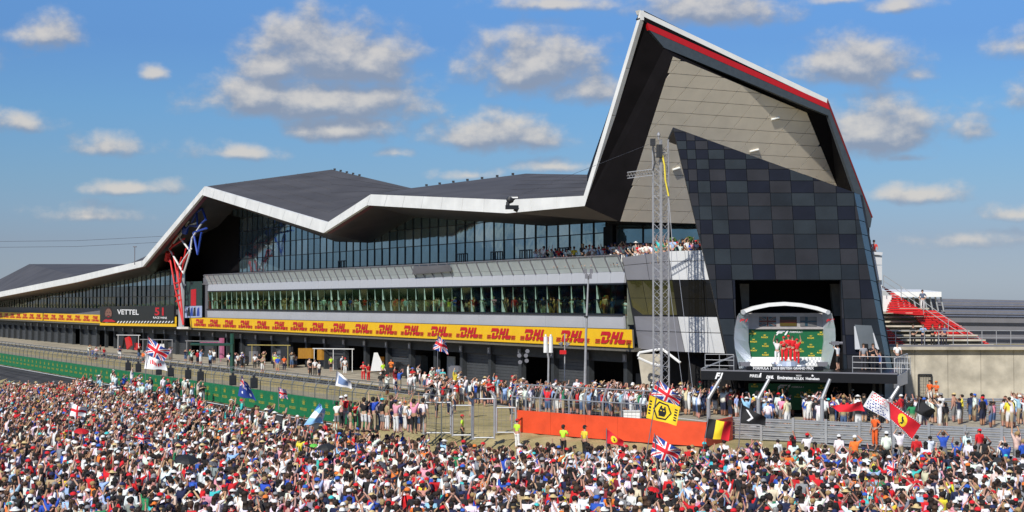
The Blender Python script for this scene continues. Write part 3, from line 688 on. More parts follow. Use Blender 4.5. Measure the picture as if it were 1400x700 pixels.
def zl(t):
    pts = sorted(((p-A).dot(U), p.z) for p in fr_bot[:5])
    for (a, za), (b, zb) in zip(pts[:-1], pts[1:]):
        if a <= t <= b: return za+(zb-za)*(t-a)/(b-a)
    return pts[0][1] if t < pts[0][0] else pts[-1][1]
for i in range(n+1): nl.box(W(tl0+i*s, -1.02, 6.7), .12, .14, min(zl(tl0+i*s), 14)-6.75, (U, NN))
for z in (8.6,): nl.box(W((tl0+tl1)/2, -1.02, z), tl1-tl0, .14, .1, (U, NN))
lw = nl.build('west_glazing', m_mull, B)
for i in range(n):
    a, b = tl0+i*s+.07, tl0+(i+1)*s-.07; za, zb = min(zl(a), 14)-.1, min(zl(b), 14)-.1
    if min(za, zb) > 10.5: q = MB(); q.prism([W(a, -1.05, 10.36), W(b, -1.05, 10.36), W(b, -1.05, zb), W(a, -1.05, za)], NN*-.03); q.build('west_pane', m_glass2 if i % 4 == 1 else m_glass, lw)
for k, (za, zb) in enumerate(((6.72, 8.6), (8.7, 10.3))):
    q = MB(); q.prism([U*.07+ZZ*za, U*(s-.07)+ZZ*za, U*(s-.07)+ZZ*zb, U*.07+ZZ*zb], NN*-.03); me = q.mesh('west_pane', m_glass if k == 2 else m_green)
    for i in range(n):
        o = bpy.data.objects.new('west_pane', me); COL.objects.link(o); o.parent = lw; o.matrix_parent_inverse = parent_inv(lw); o.location = W(tl0+i*s, -1.05, 0); o.rotation_euler = (random.uniform(-.01, .01), 0, random.uniform(-.01, .01))
# left yellow banner pieces
for (xa, xb) in ((137, 60), (58, -150)):
    q = MB(); q.prism([W(tof(xa, .2), .2, 4.2), W(tof(xb, .2), .2, 4.2), W(tof(xb, .2), .2, 5.64), W(tof(xa, .2), .2, 5.64)], NN*-.15); bo = q.build('banner', m_yellow, B)
    t = tof(xa, .2)+3
    while t < tof(xb, .2)-2:
        o = bpy.data.objects.new('logo', lg); COL.objects.link(o); o.parent = bo; o.matrix_parent_inverse = parent_inv(bo); o.location = W(t, .235, 4.48); t += 6.36
# rear mass so the building closes
q = MB(); q.prism([W(16, -8, 0), W(tl1, -8, 0), W(tl1, -8, 8.5), W(16, -8, 8.5)], NN*-24); q.build('rear_block', m_lead, B)
# ------------------------------------------------------------------ people
def skin_mesh(verts, edges, radii, sub):
    me = bpy.data.meshes.new('s'); me.from_pydata(verts, edges, [])
    o = bpy.data.objects.new('s', me); COL.objects.link(o)
    md = o.modifiers.new('k', 'SKIN'); md.use_smooth_shade = True; md.branch_smoothing = .3
    sv = me.skin_vertices[0].data
    for i, r in enumerate(radii): sv[i].radius = r if isinstance(r, tuple) else (r, r)
    sv[0].use_root = True
    if sub: s = o.modifiers.new('u', 'SUBSURF'); s.levels = sub; s.render_levels = sub
    dg = bpy.context.evaluated_depsgraph_get(); dg.update(); ev = o.evaluated_get(dg); m2 = ev.to_mesh()
    v = [tuple(x.co) for x in m2.vertices]; f = [tuple(p.vertices) for p in m2.polygons]
    ev.to_mesh_clear(); bpy.data.objects.remove(o); bpy.data.meshes.remove(me); return v, f
V = Vector
def arm_pts(kind, s):
    sh = V((s*.19, 0, 1.43))
    d = {'down': ((.25, -.03, 1.15), (.27, .06, .90), (.27, .09, .81)),
         'up': ((.27, .08, 1.66), (.20, .14, 1.92), (.18, .15, 2.01)),
         'wide': ((.40, .05, 1.62), (.47, .10, 1.87), (.49, .11, 1.96)),
         'phone': ((.30, .17, 1.55), (.10, .30, 1.76), (.06, .32, 1.84)),
         'clap': ((.28, .10, 1.20), (.08, .33, 1.30), (.03, .38, 1.36)),
         'rail': ((.26, .12, 1.18), (.20, .34, 1.08), (.18, .40, 1.06)),
         'head': ((.34, .06, 1.55), (.17, .08, 1.72), (.11, .07, 1.76)),
         'hip': ((.36, -.04, 1.20), (.20, .05, 1.02), (.16, .08, .98))}[kind]
    return [sh]+[V((s*x, y, z)) for x, y, z in d]
POSES = {'arms_down': ('down', 'down'), 'both_up': ('up', 'up'), 'wide': ('wide', 'wide'), 'phone': ('phone', 'phone'), 'clap': ('clap', 'clap'), 'left_up': ('up', 'down'),
         'right_up': ('down', 'up'), 'rail': ('rail', 'rail'), 'shade': ('down', 'head'), 'hip': ('hip', 'down'), 'right_phone': ('clap', 'phone')}
POSE_TXT = {'arms_down': 'arms down', 'both_up': 'both arms raised', 'wide': 'arms spread high', 'phone': 'both hands up filming', 'clap': 'hands together', 'left_up': 'left arm raised',
            'right_up': 'right arm raised', 'rail': 'leaning on the rail', 'shade': 'shading the eyes', 'hip': 'hand on hip', 'right_phone': 'hand lifted high'}
def figure(pose, sub, long_legs, lod=False, stride=0.):
    P = []; E = []; R = []
    def add(p, r, par=None):
        P.append(tuple(p)); R.append(r)
        if par is not None: E.append((par, len(P)-1))
        return len(P)-1
    L_, R_ = POSES[pose]
    # body
    pel = add((0, 0, .97), (.135, .10)); sp = add((0, 0, 1.16), (.12, .09), pel); ch = add((0, .005, 1.34), (.15, .105), sp); nb = add((0, 0, 1.47), (.075, .07), ch)
    nk = add((0, .01, 1.53), .052, nb); hd = add((0, .02, 1.61), (.07, .082), nk); hm = add((0, .015, 1.69), (.085, .102), hd); ht = add((0, .005, 1.765), (.05, .06), hm)
    hands = []
    for s, k in ((-1, L_), (1, R_)):
        a = arm_pts(k, s); i0 = add(a[0], .058, ch)
        i1 = add(a[1], .042, i0); i2 = add(a[2], .028, i1); i3 = add(a[3], (.040, .020), i2); hands.append((a[2], a[3]))
    feet = []
    for s in (-1, 1):
        fw = stride*s
        i0 = add((s*.095, 0, .90), .088, pel); i1 = add((s*.11, .03+fw*.5, .50), .06, i0)
        if not lod: i2 = add((s*.115, fw, .28), .055, i1); i3 = add((s*.115, fw-.02, .09), .040, i2); i4 = add((s*.13, fw+.13, .04), .038, i3)
        else: i3 = add((s*.115, fw, .08), .04, i1)
    body = skin_mesh(P, E, R, sub)
    if not lod:      # fingers, thumb and face
        b = MB(); b.v = list(body[0]); b.f = list(body[1]); b.m = [0]*len(body[1])
        for wr, hp in hands:
            d = (hp-wr).normalized(); sd = d.orthogonal().normalized() if abs(d.z) > .9 else d.cross(V((0, 0, 1))).normalized(); up = d.cross(sd)
            for q, (off, ln) in enumerate(((-.027, .060), (-.009, .072), (.009, .068), (.027, .052))):
                p = hp+sd*off+d*.015; m_ = p+d*ln*.6; b.tube(p, m_, .010, .009, 4); b.tube(m_, m_+d*ln*.35+up*.018, .009, .006, 4)
            b.tube(wr.lerp(hp, .55)+sd*-.03, wr.lerp(hp, .9)+sd*-.062, .011, .008, 4)
        b.add([(0, .118, 1.668), (-.016, .092, 1.64), (.016, .092, 1.64), (0, .090, 1.69)], [(0, 1, 2), (0, 2, 3), (0, 3, 1)])
        for s in (-1, 1):
            b.ball((s*.032, .094, 1.69), .011, .008, .008, 5, 3, 1); b.ball((s*.088, 0, 1.67), .012, .02, .03, 5, 3, 0)
        b.box((0, .092, 1.625), .045, .012, .010, mi=2); body = (b.v, b.f, b.m)
    # shirt
    P = []; E = []; R = []
    pel = add((0, 0, .99), (.155, .12)); sp = add((0, 0, 1.16), (.145, .115), pel); ch = add((0, .005, 1.34), (.175, .13), sp); nb = add((0, 0, 1.465), (.09, .085), ch)
    for s, k in ((-1, L_), (1, R_)):
        a = arm_pts(k, s); i0 = add(a[0], .078, ch); add(a[0].lerp(a[1], .75), .064, i0)
    shirt = skin_mesh(P, E, R, sub)
    P = []; E = []; R = []
    pel = add((0, 0, 1.0), (.145, .11)); 
    for s in (-1, 1):
        fw = stride*s
        i0 = add((s*.098, 0, .88), .105, pel); i1 = add((s*.11, .03+fw*.5, .48), .078, i0)
        if long_legs: add((s*.115, fw, .10), .062, i1)
    low = skin_mesh(P, E, R, sub)
    return body, shirt, low
def hat_mesh(kind):
    b = MB(); nu, nv = (10, 6)
    def dome(rx, ry, rz, cz, z0, cy=.005): b.ball((0, cy, cz), rx, ry, rz, 10, 4, 0, z0, 1)
    if kind == 'hair': b.ball((0, -.014, 1.705), .108, .120, .104, 10, 5, 0, -.35, 1); b.ball((0, -.045, 1.65), .098, .082, .10, 8, 5)
    elif kind == 'long_hair': b.ball((0, -.014, 1.705), .110, .122, .104, 10, 5, 0, -.35, 1); b.prism([V((-.09, -.03, 1.70)), V((.09, -.03, 1.70)), V((.10, -.05, 1.46)), V((-.10, -.05, 1.46))], (0, -.07, -.01))
    elif kind == 'cap': dome(.104, .118, .10, 1.715, -.1); b.prism([V((-.075, .10, 1.715)), V((.075, .10, 1.715)), V((.055, .20, 1.70)), V((-.055, .20, 1.70))], (0, 0, .012))
    elif kind == 'cap_back': dome(.104, .118, .10, 1.715, -.1); b.prism([V((-.075, -.10, 1.715)), V((.075, -.10, 1.715)), V((.055, -.18, 1.69)), V((-.055, -.18, 1.69))], (0, 0, .012))
    elif kind == 'sun_hat': dome(.104, .118, .11, 1.72, 0); 
    if kind == 'sun_hat':
        n = 14; v = [];
        for r, z in ((.10, 1.735), (.205, 1.705), (.205, 1.695), (.10, 1.72)): v += [V((r*math.cos(i*2*math.pi/n), r*1.08*math.sin(i*2*math.pi/n), z+.012*math.sin(i*4*math.pi/n))) for i in range(n)]
        b.add(v, [(j*n+i, j*n+(i+1) % n, (j+1)*n+(i+1) % n, (j+1)*n+i) for j in range(3) for i in range(n)])
    return b
HAT = {k: hat_mesh(k) for k in ('hair', 'long_hair', 'cap', 'cap_back', 'sun_hat')}
bpk = MB(); bpk.box((0, -.20, 1.08), .27, .13, .36); bpk.box((0, -.275, 1.1), .2, .05, .18); bpk.ball((0, -.2, 1.43), .13, .07, .05, 8, 4, 0, -.2, 1)
for s in (-1, 1): bpk.path([(s*.10, -.14, 1.42), (s*.11, .0, 1.515), (s*.11, .14, 1.40), (s*.13, .06, 1.15)], .018, 4)
LODC = {}; HIC = {}
def lod_parts(pose, kind):
    k = (pose, kind)
    if k not in LODC:
        # one light continuous figure; clothes are told apart by vertex colour
        P = []; E = []; R = []; arms = []
        def add(p, r, par=None):
            P.append(tuple(p)); R.append(r)
            if par is not None: E.append((par, len(P)-1))
            return len(P)-1
        pel = add((0, 0, .98), (.15, .115)); ch = add((0, .005, 1.34), (.18, .12), pel); nb = add((0, 0, 1.47), (.065, .06), ch)
        hd = add((0, .02, 1.59), (.07, .08), nb); ht = add((0, .01, 1.72), (.085, .095), hd)
        for s_, kk in zip((-1, 1), POSES[pose]):
            a = arm_pts(kk, s_); i0 = add(a[0], .066, ch); i1 = add(a[1], .036, i0); i2 = add(a[3], .026, i1); arms.append((a[1].lerp(a[0], -.05), a[3]))
        for s_ in (-1, 1): i0 = add((s_*.1, 0, .88), .10, pel); i1 = add((s_*.11, .02, .47), .075, i0); add((s_*.115, 0, .06), .045, i1)
        v, f = skin_mesh(P, E, R, 0); vs = [tuple(x) for x in v]; cl = []
        for p in vs:
            q = V(p); c = 1
            if p[2] < .96 and abs(p[0]) < .24: c = 2 if p[2] > .42 else 0
            if p[2] > 1.53 and abs(p[0]) < .13 and p[1] < .14: c = 0
            for a0, a1 in arms:
                d = a1-a0; tt = max(0, min(1, (q-a0).dot(d)/d.length_squared)); 
                if tt > .02 and (q-(a0+d*tt)).length < .085: c = 0
            cl.append(c)
        tr = []
        for p in f:
            for q in range(1, len(p)-1): tr.append((p[0], p[q], p[q+1]))
        def put(m, c):
            b = len(vs); vs.extend(tuple(x) for x in m.v); cl.extend([c]*len(m.v))
            for p in m.f:
                for q in range(1, len(p)-1): tr.append((b+p[0], b+p[q], b+p[q+1]))
        h = MB(); h.ball((0, -.02, 1.695), .118, .130, .112, 7, 4, 0, -.75 if 'hair' in kind else -.1, 1); put(h, 3)
        if 'hair' in kind:
            if kind == 'long_hair': h = MB(); h.prism([V((-.09, -.04, 1.70)), V((.09, -.04, 1.70)), V((.10, -.06, 1.46)), V((-.10, -.06, 1.46))], (0, -.07, -.01)); put(h, 3)
        else:
            h = MB(); h.ball((0, -.045, 1.64), .098, .085, .09, 6, 3); put(h, 4); h = MB()
            if kind == 'sun_hat':
                n = 8; vv = [V((r*math.cos(i*2*math.pi/n), r*math.sin(i*2*math.pi/n), z)) for r, z in ((.09, 1.735), (.20, 1.70)) for i in range(n)]; h.add(vv, [(i, (i+1) % n, n+(i+1) % n, n+i) for i in range(n)])
            else:
                sg = 1 if kind == 'cap' else -1; h.poly([V((-.075, sg*.09, 1.715)), V((.075, sg*.09, 1.715)), V((.055, sg*.20, 1.70)), V((-.055, sg*.20, 1.70))])
            put(h, 3)
        LODC[k] = (np.array(vs, np.float32), np.array(tr, np.int32), np.array(cl))
    return LODC[k]
def hi_parts(pose, long_legs, stride=0.):
    k = (pose, long_legs, stride)
    if k not in HIC:
        body, shirt, low = figure(pose, 1, long_legs, False, stride); out = []
        for nm, d, m in (('body', body, [m_skin, m_eye, m_lip]), ('shirt', shirt, [m_cloth]), ('trousers' if long_legs else 'shorts', low, [m_cloth])):
            me = bpy.data.meshes.new(nm); me.from_pydata(d[0], [], d[1])
            for x in m: me.materials.append(x)
            if len(d) > 2: me.polygons.foreach_set('material_index', d[2])
            me.polygons.foreach_set('use_smooth', [True]*len(me.polygons)); me.update(); out.append(me)
        HIC[k] = out
    return HIC[k]
HATM = {}
for k, h in HAT.items():
    HATM[k] = h.mesh(k, [m_hairm if 'hair' in k else m_cloth]); HATM[k].polygons.foreach_set('use_smooth', [True]*len(HATM[k].polygons))
_u = MB(); _u.ball((0, -.035, 1.67), .088, .082, .085, 8, 5); HATM['under'] = _u.mesh('hair', [m_hairm])
BPM = bpk.mesh('backpack', [m_cloth])
def child(name, me, p, col):
    o = bpy.data.objects.new(name, me); COL.objects.link(o); o.parent = p; o.color = (*col, 1); return o
def person(loc, rot, pose, shirt, low, hat, hatcol, hair, skin, label, group=None, longl=False, pack=None, scale=1., stride=0.):
    b, s, l = hi_parts(pose, longl, stride)
    r = bpy.data.objects.new('person', b); COL.objects.link(r); r.location = loc; r.rotation_euler = (0, 0, rot); r.scale = (scale,)*3; r.color = (*skin, 1)
    tag(r, label, 'person', group)
    child('shirt', s, r, shirt); child('trousers' if longl else 'shorts', l, r, low)
    if hat in ('hair', 'long_hair'): child('hair', HATM[hat], r, hair)
    else: child('cap' if 'cap' in hat else 'sun_hat', HATM[hat], r, hatcol); child('hair', HATM['under'], r, hair)
    if pack: child('backpack', BPM, r, pack)
    return r
# colours with the words for them
C_SH = [('white', (.80, .80, .79), 42), ('black', (.012, .012, .014), 19), ('navy', (.012, .018, .06), 11), ('red', (.60, .012, .018), 12), ('grey', (.24, .24, .25), 7), ('light blue', (.32, .50, .72), 5),
        ('royal blue', (.02, .08, .45), 6), ('cream', (.68, .60, .44), 4), ('pink', (.72, .30, .38), 3), ('dark red', (.22, .012, .02), 3), ('orange', (.80, .20, .03), 2), ('green', (.02, .22, .09), 1.5), ('turquoise', (.05, .50, .50), 1.5), ('yellow', (.80, .62, .05), 1.2), ('tan', (.40, .28, .16), 1.5), ('bare', (.50, .27, .17), 1.5)]
C_LOW = [('navy', (.015, .02, .05)), ('khaki', (.36, .29, .18)), ('black', (.014, .014, .015)), ('denim', (.06, .11, .22)), ('grey', (.2, .2, .2)), ('white', (.7, .7, .68))]
C_HAT = [('white', (.78, .78, .76), 26), ('red', (.62, .012, .02), 24), ('black', (.012, .012, .013), 18), ('navy', (.012, .02, .08), 12), ('blue', (.03, .12, .5), 6), ('grey', (.25, .25, .26), 6), ('orange', (.8, .2, .03), 3), ('turquoise', (.06, .55, .55), 1.5)]
C_HAIR = [('black', (.010, .008, .007), 30), ('dark brown', (.022, .012, .007), 36), ('brown', (.065, .033, .016), 18), ('blond', (.36, .24, .10), 9), ('grey', (.24, .23, .22), 5)]
C_SKIN = [(.50, .28, .19), (.55, .31, .22), (.44, .23, .14), (.58, .35, .25), (.26, .13, .08), (.50, .24, .16)]
def wch(rnd, L_): return rnd.choices(L_, [x[-1] for x in L_])[0]
def rand_person(rnd, poses):
    sh = wch(rnd, C_SH); sk = rnd.choice(C_SKIN)
    if sh[0] == 'bare': sh = ('bare', sk, 0)
    hk = rnd.choices(['hair', 'long_hair', 'cap', 'cap_back', 'sun_hat'], [46, 15, 28, 7, 4])[0]
    hc = wch(rnd, C_HAT) if 'cap' in hk else (('straw', (.62, .47, .22), 1) if rnd.random() < .6 else ('white', (.75, .73, .68), 1))
    j = lambda c, a=.12: tuple(max(0, x*(1+rnd.uniform(-a, a))) for x in c)
    return dict(sh=sh[0], shc=j(sh[1]), low=rnd.choice(C_LOW), hk=hk, hc=hc, hr=wch(rnd, C_HAIR), sk=j(sk), pose=rnd.choices([p for p, w in poses], [w for p, w in poses])[0],
                pack=(wch(rnd, C_HAT) if rnd.random() < .10 else None), scale=rnd.uniform(.85, 1.08))
def head_words(d):
    if d['hk'] == 'hair': return d['hr'][0]+' hair'
    if d['hk'] == 'long_hair': return 'long '+d['hr'][0]+' hair'
    if d['hk'] == 'sun_hat': return d['hc'][0]+' brimmed hat'
    return d['hc'][0]+(' cap' if d['hk'] == 'cap' else ' backwards cap')
PODX, PODY = 21., 112.
def crowd_bound(px):
    pts = [(-300, 506), (0, 510), (104, 517), (180, 531), (250, 540), (330, 549), (400, 558), (450, 572), (560, 596), (600, 600), (700, 609), (760, 602), (860, 608), (960, 609), (1000, 600), (1060, 591), (1200, 594), (1250, 585), (1400, 584), (1700, 584)]
    for (a, b), (c, e) in zip(pts[:-1], pts[1:]):
        if a <= px <= c: return b+(e-b)*(px-a)/(c-a)
    return 600
CP = [('both_up', 4), ('phone', 17), ('arms_down', 42), ('clap', 16), ('right_up', 5), ('left_up', 4), ('wide', 1), ('shade', 4), ('right_phone', 5)]
def face(x, y, j=.25, rnd=random): return -math.atan2(PODX-x, PODY-y)+rnd.gauss(0, j)
rc = random.Random(11); cand = []
y = 51.0
while y < 150:
    step = .80; hw = y*(800/2200)+1
    x = -hw
    while x < hw:
        xx = x+rc.uniform(-.2, .2); yy = y+rc.uniform(-.24, .24); x += rc.uniform(.58, 1.02)
        px = 700+F*xx/yy; ph = HZ+F*(CH-1.72-gz(xx, yy))/yy; bd = crowd_bound(px)+3*math.sin(px*.05)+2*math.sin(px*.13+1)
        if (Vector((xx, yy, 0))-A).dot(NN) < 29.9 and px < 600: continue
        if ph > bd and ph < 745: cand.append((xx, yy, px, ph))
        elif px < 285 and ph > 492+max(0, (px-100))*.14 and ph <= bd and rc.random() < .30: cand.append((xx, yy, px, ph))
    y += step
cand.sort(key=lambda c: c[1])
inview = [c for c in cand if 4 < c[2] < 1396 and c[3] < 697]
near = inview[:190]; nearset = set(near); rest = [c for c in cand if c not in nearset]
# individuals: the 300 nearest of the crowd; labels from their look, then from their neighbours
def zone(px, ph):
    a = ['far left', 'left', 'centre left', 'centre', 'centre right', 'right', 'far right'][min(6, int(px/200))]
    return a
descs = []
for c in near:
    d = rand_person(rc, CP); d['c'] = c; descs.append(d)
def lab0(d):
    w = 'shirtless person' if d['sh'] == 'bare' else f"person in {d['sh']} shirt"
    return w+f", {head_words(d)}, {POSE_TXT[d['pose']]}" if d['sh'] != 'bare' else w+f" with {head_words(d)}, {POSE_TXT[d['pose']]}"
from collections import Counter
def shortd(d): return ('shirtless' if d['sh'] == 'bare' else d['sh']+' shirt')
labs = []
for i, d in enumerate(descs):
    l = lab0(d)
    if d['pack']: l += f", {d['pack'][0]} backpack"
    labs.append(l)
cnt = Counter(labs)
for i, d in enumerate(descs):
    if cnt[labs[i]] > 1: labs[i] += ', '+zone(d['c'][2], 0)
for rnd_ in range(3):
    cnt = Counter(labs); seen = {}
    for i, d in enumerate(descs):
        if cnt[labs[i]] > 1:
            grp = [k for k in range(len(descs)) if labs[k] == labs[i]]; grp.sort(key=lambda k: descs[k]['c'][2])
            words = {2: ['the left one', 'the right one'], 3: ['leftmost', 'middle one', 'rightmost']}.get(len(grp))
            if words is None: words = ['leftmost']+[f'{w} from left' for w in ('second', 'third', 'fourth', 'fifth', 'sixth', 'seventh')][:len(grp)-2]+['rightmost']
            for k, w in zip(grp, words): seen[k] = w
    for k, w in seen.items(): labs[k] = labs[k]+', '+w
labs = [l if len(l.split()) <= 16 else l.replace('both hands up filming', 'filming').replace('both arms raised', 'arms raised').replace('shading the eyes', 'shading eyes').replace('right hand', 'hand').replace('hands together', 'hands joined').replace('person in', '').strip() for l in labs]
PHONE = MB(); PHONE.box((0, 0, 0), .155, .012, .078); PHM = PHONE.mesh('phone', [m_blackp]); nph = 0
for d, l in zip(descs, labs):
    x, y, px, ph = d['c']; rot = face(x, y, .2, rc)
    gq = gz(x, y); p = person((x, y, gq), rot, d['pose'], d['shc'], d['low'][1], d['hk'], d['hc'][1], d['hr'][1], d['sk'], l, 'spectators in the near rows of the crowd', False, d['pack'][1] if d['pack'] else None, d['scale'])
    if d['pose'] == 'phone' and nph < 40:
        o = bpy.data.objects.new('phone', PHM); COL.objects.link(o); s = d['scale']
        o.location = V((x, y, gq))+Matrix.Rotation(rot, 3, 'Z') @ V((0, .34*s, 1.84*s)); o.rotation_euler = (0, 0, rot); nph += 1
        w = shortd(d); tag(o, 'dark phone raised by '+('' if d['sh'] == 'bare' else 'person in ')+w+(' person' if d['sh'] == 'bare' else '')+', '+head_words(d)+', '+zone(px, ph), 'phone', 'phones held up in the crowd')
        d['ph'] = o
phs = [o for o in COL.objects if o.name.startswith('phone')]
cc_ = Counter(o['label'] for o in phs); 
for l, n in cc_.items():
    if n > 1:
        g = sorted([o for o in phs if o['label'] == l], key=lambda o: o.location.x/o.location.y)
        for o, w in zip(g, ['left one', 'right one'] if n == 2 else ['left one', 'middle one', 'right one', 'last one'] ): o['label'] = l+', '+w
def merge_people(name, lst, rnd, label, cat):
    VV = []; TT = []; CC = []; off = 0
    for (x, y, z, rot, d) in lst:
        v, t, cl = lod_parts(d['pose'], d['hk']); s = d['scale']; c, sn = math.cos(rot), math.sin(rot)
        w = np.empty_like(v); w[:, 0] = (v[:, 0]*c-v[:, 1]*sn)*s+x; w[:, 1] = (v[:, 0]*sn+v[:, 1]*c)*s+y; w[:, 2] = v[:, 2]*s+z
        pal = np.array([d['sk'], d['shc'], d['low'][1], d['hr'][1] if 'hair' in d['hk'] else d['hc'][1], d['hr'][1]], np.float32)
        VV.append(w); TT.append(t+off); CC.append(pal[cl]); off += len(v)
    VV = np.concatenate(VV); TT = np.concatenate(TT); CC = np.concatenate(CC)
    me = bpy.data.meshes.new(name); me.vertices.add(len(VV)); me.vertices.foreach_set('co', VV.ravel()); me.loops.add(TT.size); me.loops.foreach_set('vertex_index', TT.ravel())
    me.polygons.add(len(TT)); me.polygons.foreach_set('loop_start', np.arange(0, TT.size, 3, dtype=np.int32)); me.polygons.foreach_set('loop_total', np.full(len(TT), 3, np.int32))
    me.polygons.foreach_set('use_smooth', np.ones(len(TT), bool)); me.update(calc_edges=True)
    a = me.color_attributes.new('Col', 'FLOAT_COLOR', 'POINT'); a.data.foreach_set('color', np.concatenate([CC, np.ones((len(CC), 1), np.float32)], 1).ravel())
    me.materials.append(m_pv); me.validate(); o = bpy.data.objects.new(name, me); COL.objects.link(o); tag(o, label, cat, None, 'stuff'); print(name, len(lst), len(TT)); return o
lst = []
for (x, y, px, ph) in rest: lst.append((x, y, gz(x, y), face(x, y, .35, rc), rand_person(rc, CP)))
merge_people('crowd', lst, rc, 'dense crowd of spectators filling the track behind the nearest rows', 'crowd')
# the pit lane crowd between the garages and the fences
def scatter(poly_px, dens, z, rnd, ymin, ymax):
    out = []
    return out
lst = []
def place_band(pxa, pxb, ya, yb, n, z=0., poses=CP, hid=None, toward=True):
    for _ in range(n):
        px = rc.uniform(pxa, pxb); k = (px-pxa)/(pxb-pxa); fy = rc.uniform(ya[0]+(ya[1]-ya[0])*k, yb[0]+(yb[1]-yb[0])*k)
        g = ground(px, fy, z); lst.append((g.x, g.y, z, face(g.x, g.y, .6, rc) if toward else rc.uniform(0, 6.28), rand_person(rc, poses)))
IP = [('arms_down', 30), ('phone', 20), ('clap', 18), ('right_up', 9), ('both_up', 5), ('hip', 8), ('right_phone', 8)]
place_band(700, 905, (546, 556), (565, 572), 150, poses=IP)
place_band(575, 720, (540, 544), (556, 560), 60, poses=IP); place_band(860, 1010, (556, 560), (568, 575), 70, poses=IP)
place_band(1010, 1175, (566, 566), (584, 590), 75, poses=IP); place_band(1175, 1400, (575, 570), (592, 585), 45, poses=IP)
place_band(520, 640, (528, 530), (545, 550), 26, poses=IP); place_band(905, 1000, (553, 553), (562, 562), 25, poses=IP)
place_band(100, 300, (486, 494), (492, 503), 20, poses=IP); place_band(300, 560, (497, 508), (506, 524), 22, poses=IP)
merge_people('infield_crowd', lst, rc, 'guests and crew packed on the pit side of the fences', 'crowd')
lst = []
for i in range(330):
    t = t0+.5+(t1-t0-1)*rc.random(); o = -.7-rc.random()**1.6*3.5; q = W(t, o, 0); lst.append((q.x, q.y, 6.45, math.pi-.45+rc.gauss(0, .9), rand_person(rc, [('arms_down', 5), ('clap', 4), ('hip', 2)])))
gi = merge_people('indoor_guests', lst, rc, 'crowd of guests seen through the green ribbon window', 'crowd')
# people standing on the verge left of the gates, above the crowd
names = ['leftmost', '']
def small_group(specs, group, z=0., pose=None, suffix='', rot=None, feet=True):
    out = []
    for i, (px, fy, shirt, lowc, hat, hatw, ps, lg, label) in enumerate(specs):
        g = (gnd(px, fy) if z == 0 else ground(px, fy, z)) if feet else at(px, fy, feet)
        SC = dict((a, b) for a, b, c in C_SH); HC = dict((a, b) for a, b, c in C_HAT); HC['straw'] = (.62, .47, .22); LC = dict(C_LOW); LC['red'] = (.6, .012, .018); LC['orange'] = (.75, .12, .02); SC['neon'] = (.55, .85, .05); SC['marshal orange'] = (.85, .13, .02)
        LC['white'] = (.75, .75, .73)
        r = face(g.x, g.y, .3, rc) if rot is None else rot+rc.uniform(-.3, .3)
        out.append(person(g, r, ps, SC[shirt], LC[lowc], hat, HC.get(hatw, (.5, .5, .5)), (.02, .012, .008), rc.choice(C_SKIN[:4]), label, group, lg, None, rc.uniform(.95, 1.03)))
    return out
small_group([
 (355, 502.5, 'black', 'black', 'hair', '', 'hip', True, 'steward in black standing in front of the dark garage, hand on hip'),
 (313, 502, 'white', 'black', 'hair', '', 'arms_down', True, 'man in white shirt and black trousers left of the green pole'),
 (326, 503, 'white', 'black', 'hair', '', 'hip', True, 'man in white shirt just right of the green pole, hand on hip'),
 (331, 502.5, 'white', 'navy', 'cap', 'white', 'arms_down', True, 'person in white shirt and white cap beside the green pole'),
 (349, 504.5, 'white', 'black', 'hair', '', 'hip', True, 'man in white shirt alone in the pit lane, elbows out'),
 (376, 505, 'neon', 'black', 'cap', 'white', 'right_up', True, 'marshal in neon yellow vest with right arm raised'),
 (380, 506, 'neon', 'black', 'hair', '', 'clap', True, 'bareheaded marshal in neon yellow vest, hands in front'),
 (389, 507, 'marshal orange', 'navy', 'hair', '', 'arms_down', True, 'marshal in orange top beside the neon yellow vests'),
 (425, 514, 'black', 'black', 'hair', '', 'arms_down', True, 'man in black by the grass edge of the pit lane'),
 (431, 514.5, 'white', 'black', 'hair', '', 'hip', True, 'man in white shirt beside the man in black'),
 (453, 508, 'neon', 'black', 'hair', '', 'arms_down', False, 'marshal in neon top under the white gantry'),
 (472, 512, 'white', 'white', 'cap', 'red', 'arms_down', True, 'person all in white with red cap in the pit lane'),
 (497, 520, 'red', 'red', 'cap', 'red', 'clap', True, 'crew member in red overalls with a red cap, left of pair'),
 (504, 521, 'red', 'red', 'hair', '', 'hip', True, 'crew member in red overalls bareheaded, right of pair'),
 (524, 519, 'neon', 'black', 'hair', '', 'arms_down', True, 'marshal in neon yellow shirt and black trousers by the garages'),
 (572, 524, 'white', 'black', 'hair', '', 'right_phone', True, 'man in white shirt raising his hand before the garage doors'),
 (591, 528, 'white', 'tan' if False else 'khaki', 'cap', 'white', 'arms_down', True, 'person in white shirt and khaki trousers before the garage doors'),
 (600, 527, 'light blue', 'denim', 'hair', '', 'arms_down', True, 'person in light blue shirt and jeans before the garage doors')], 'people walking in the pit lane')
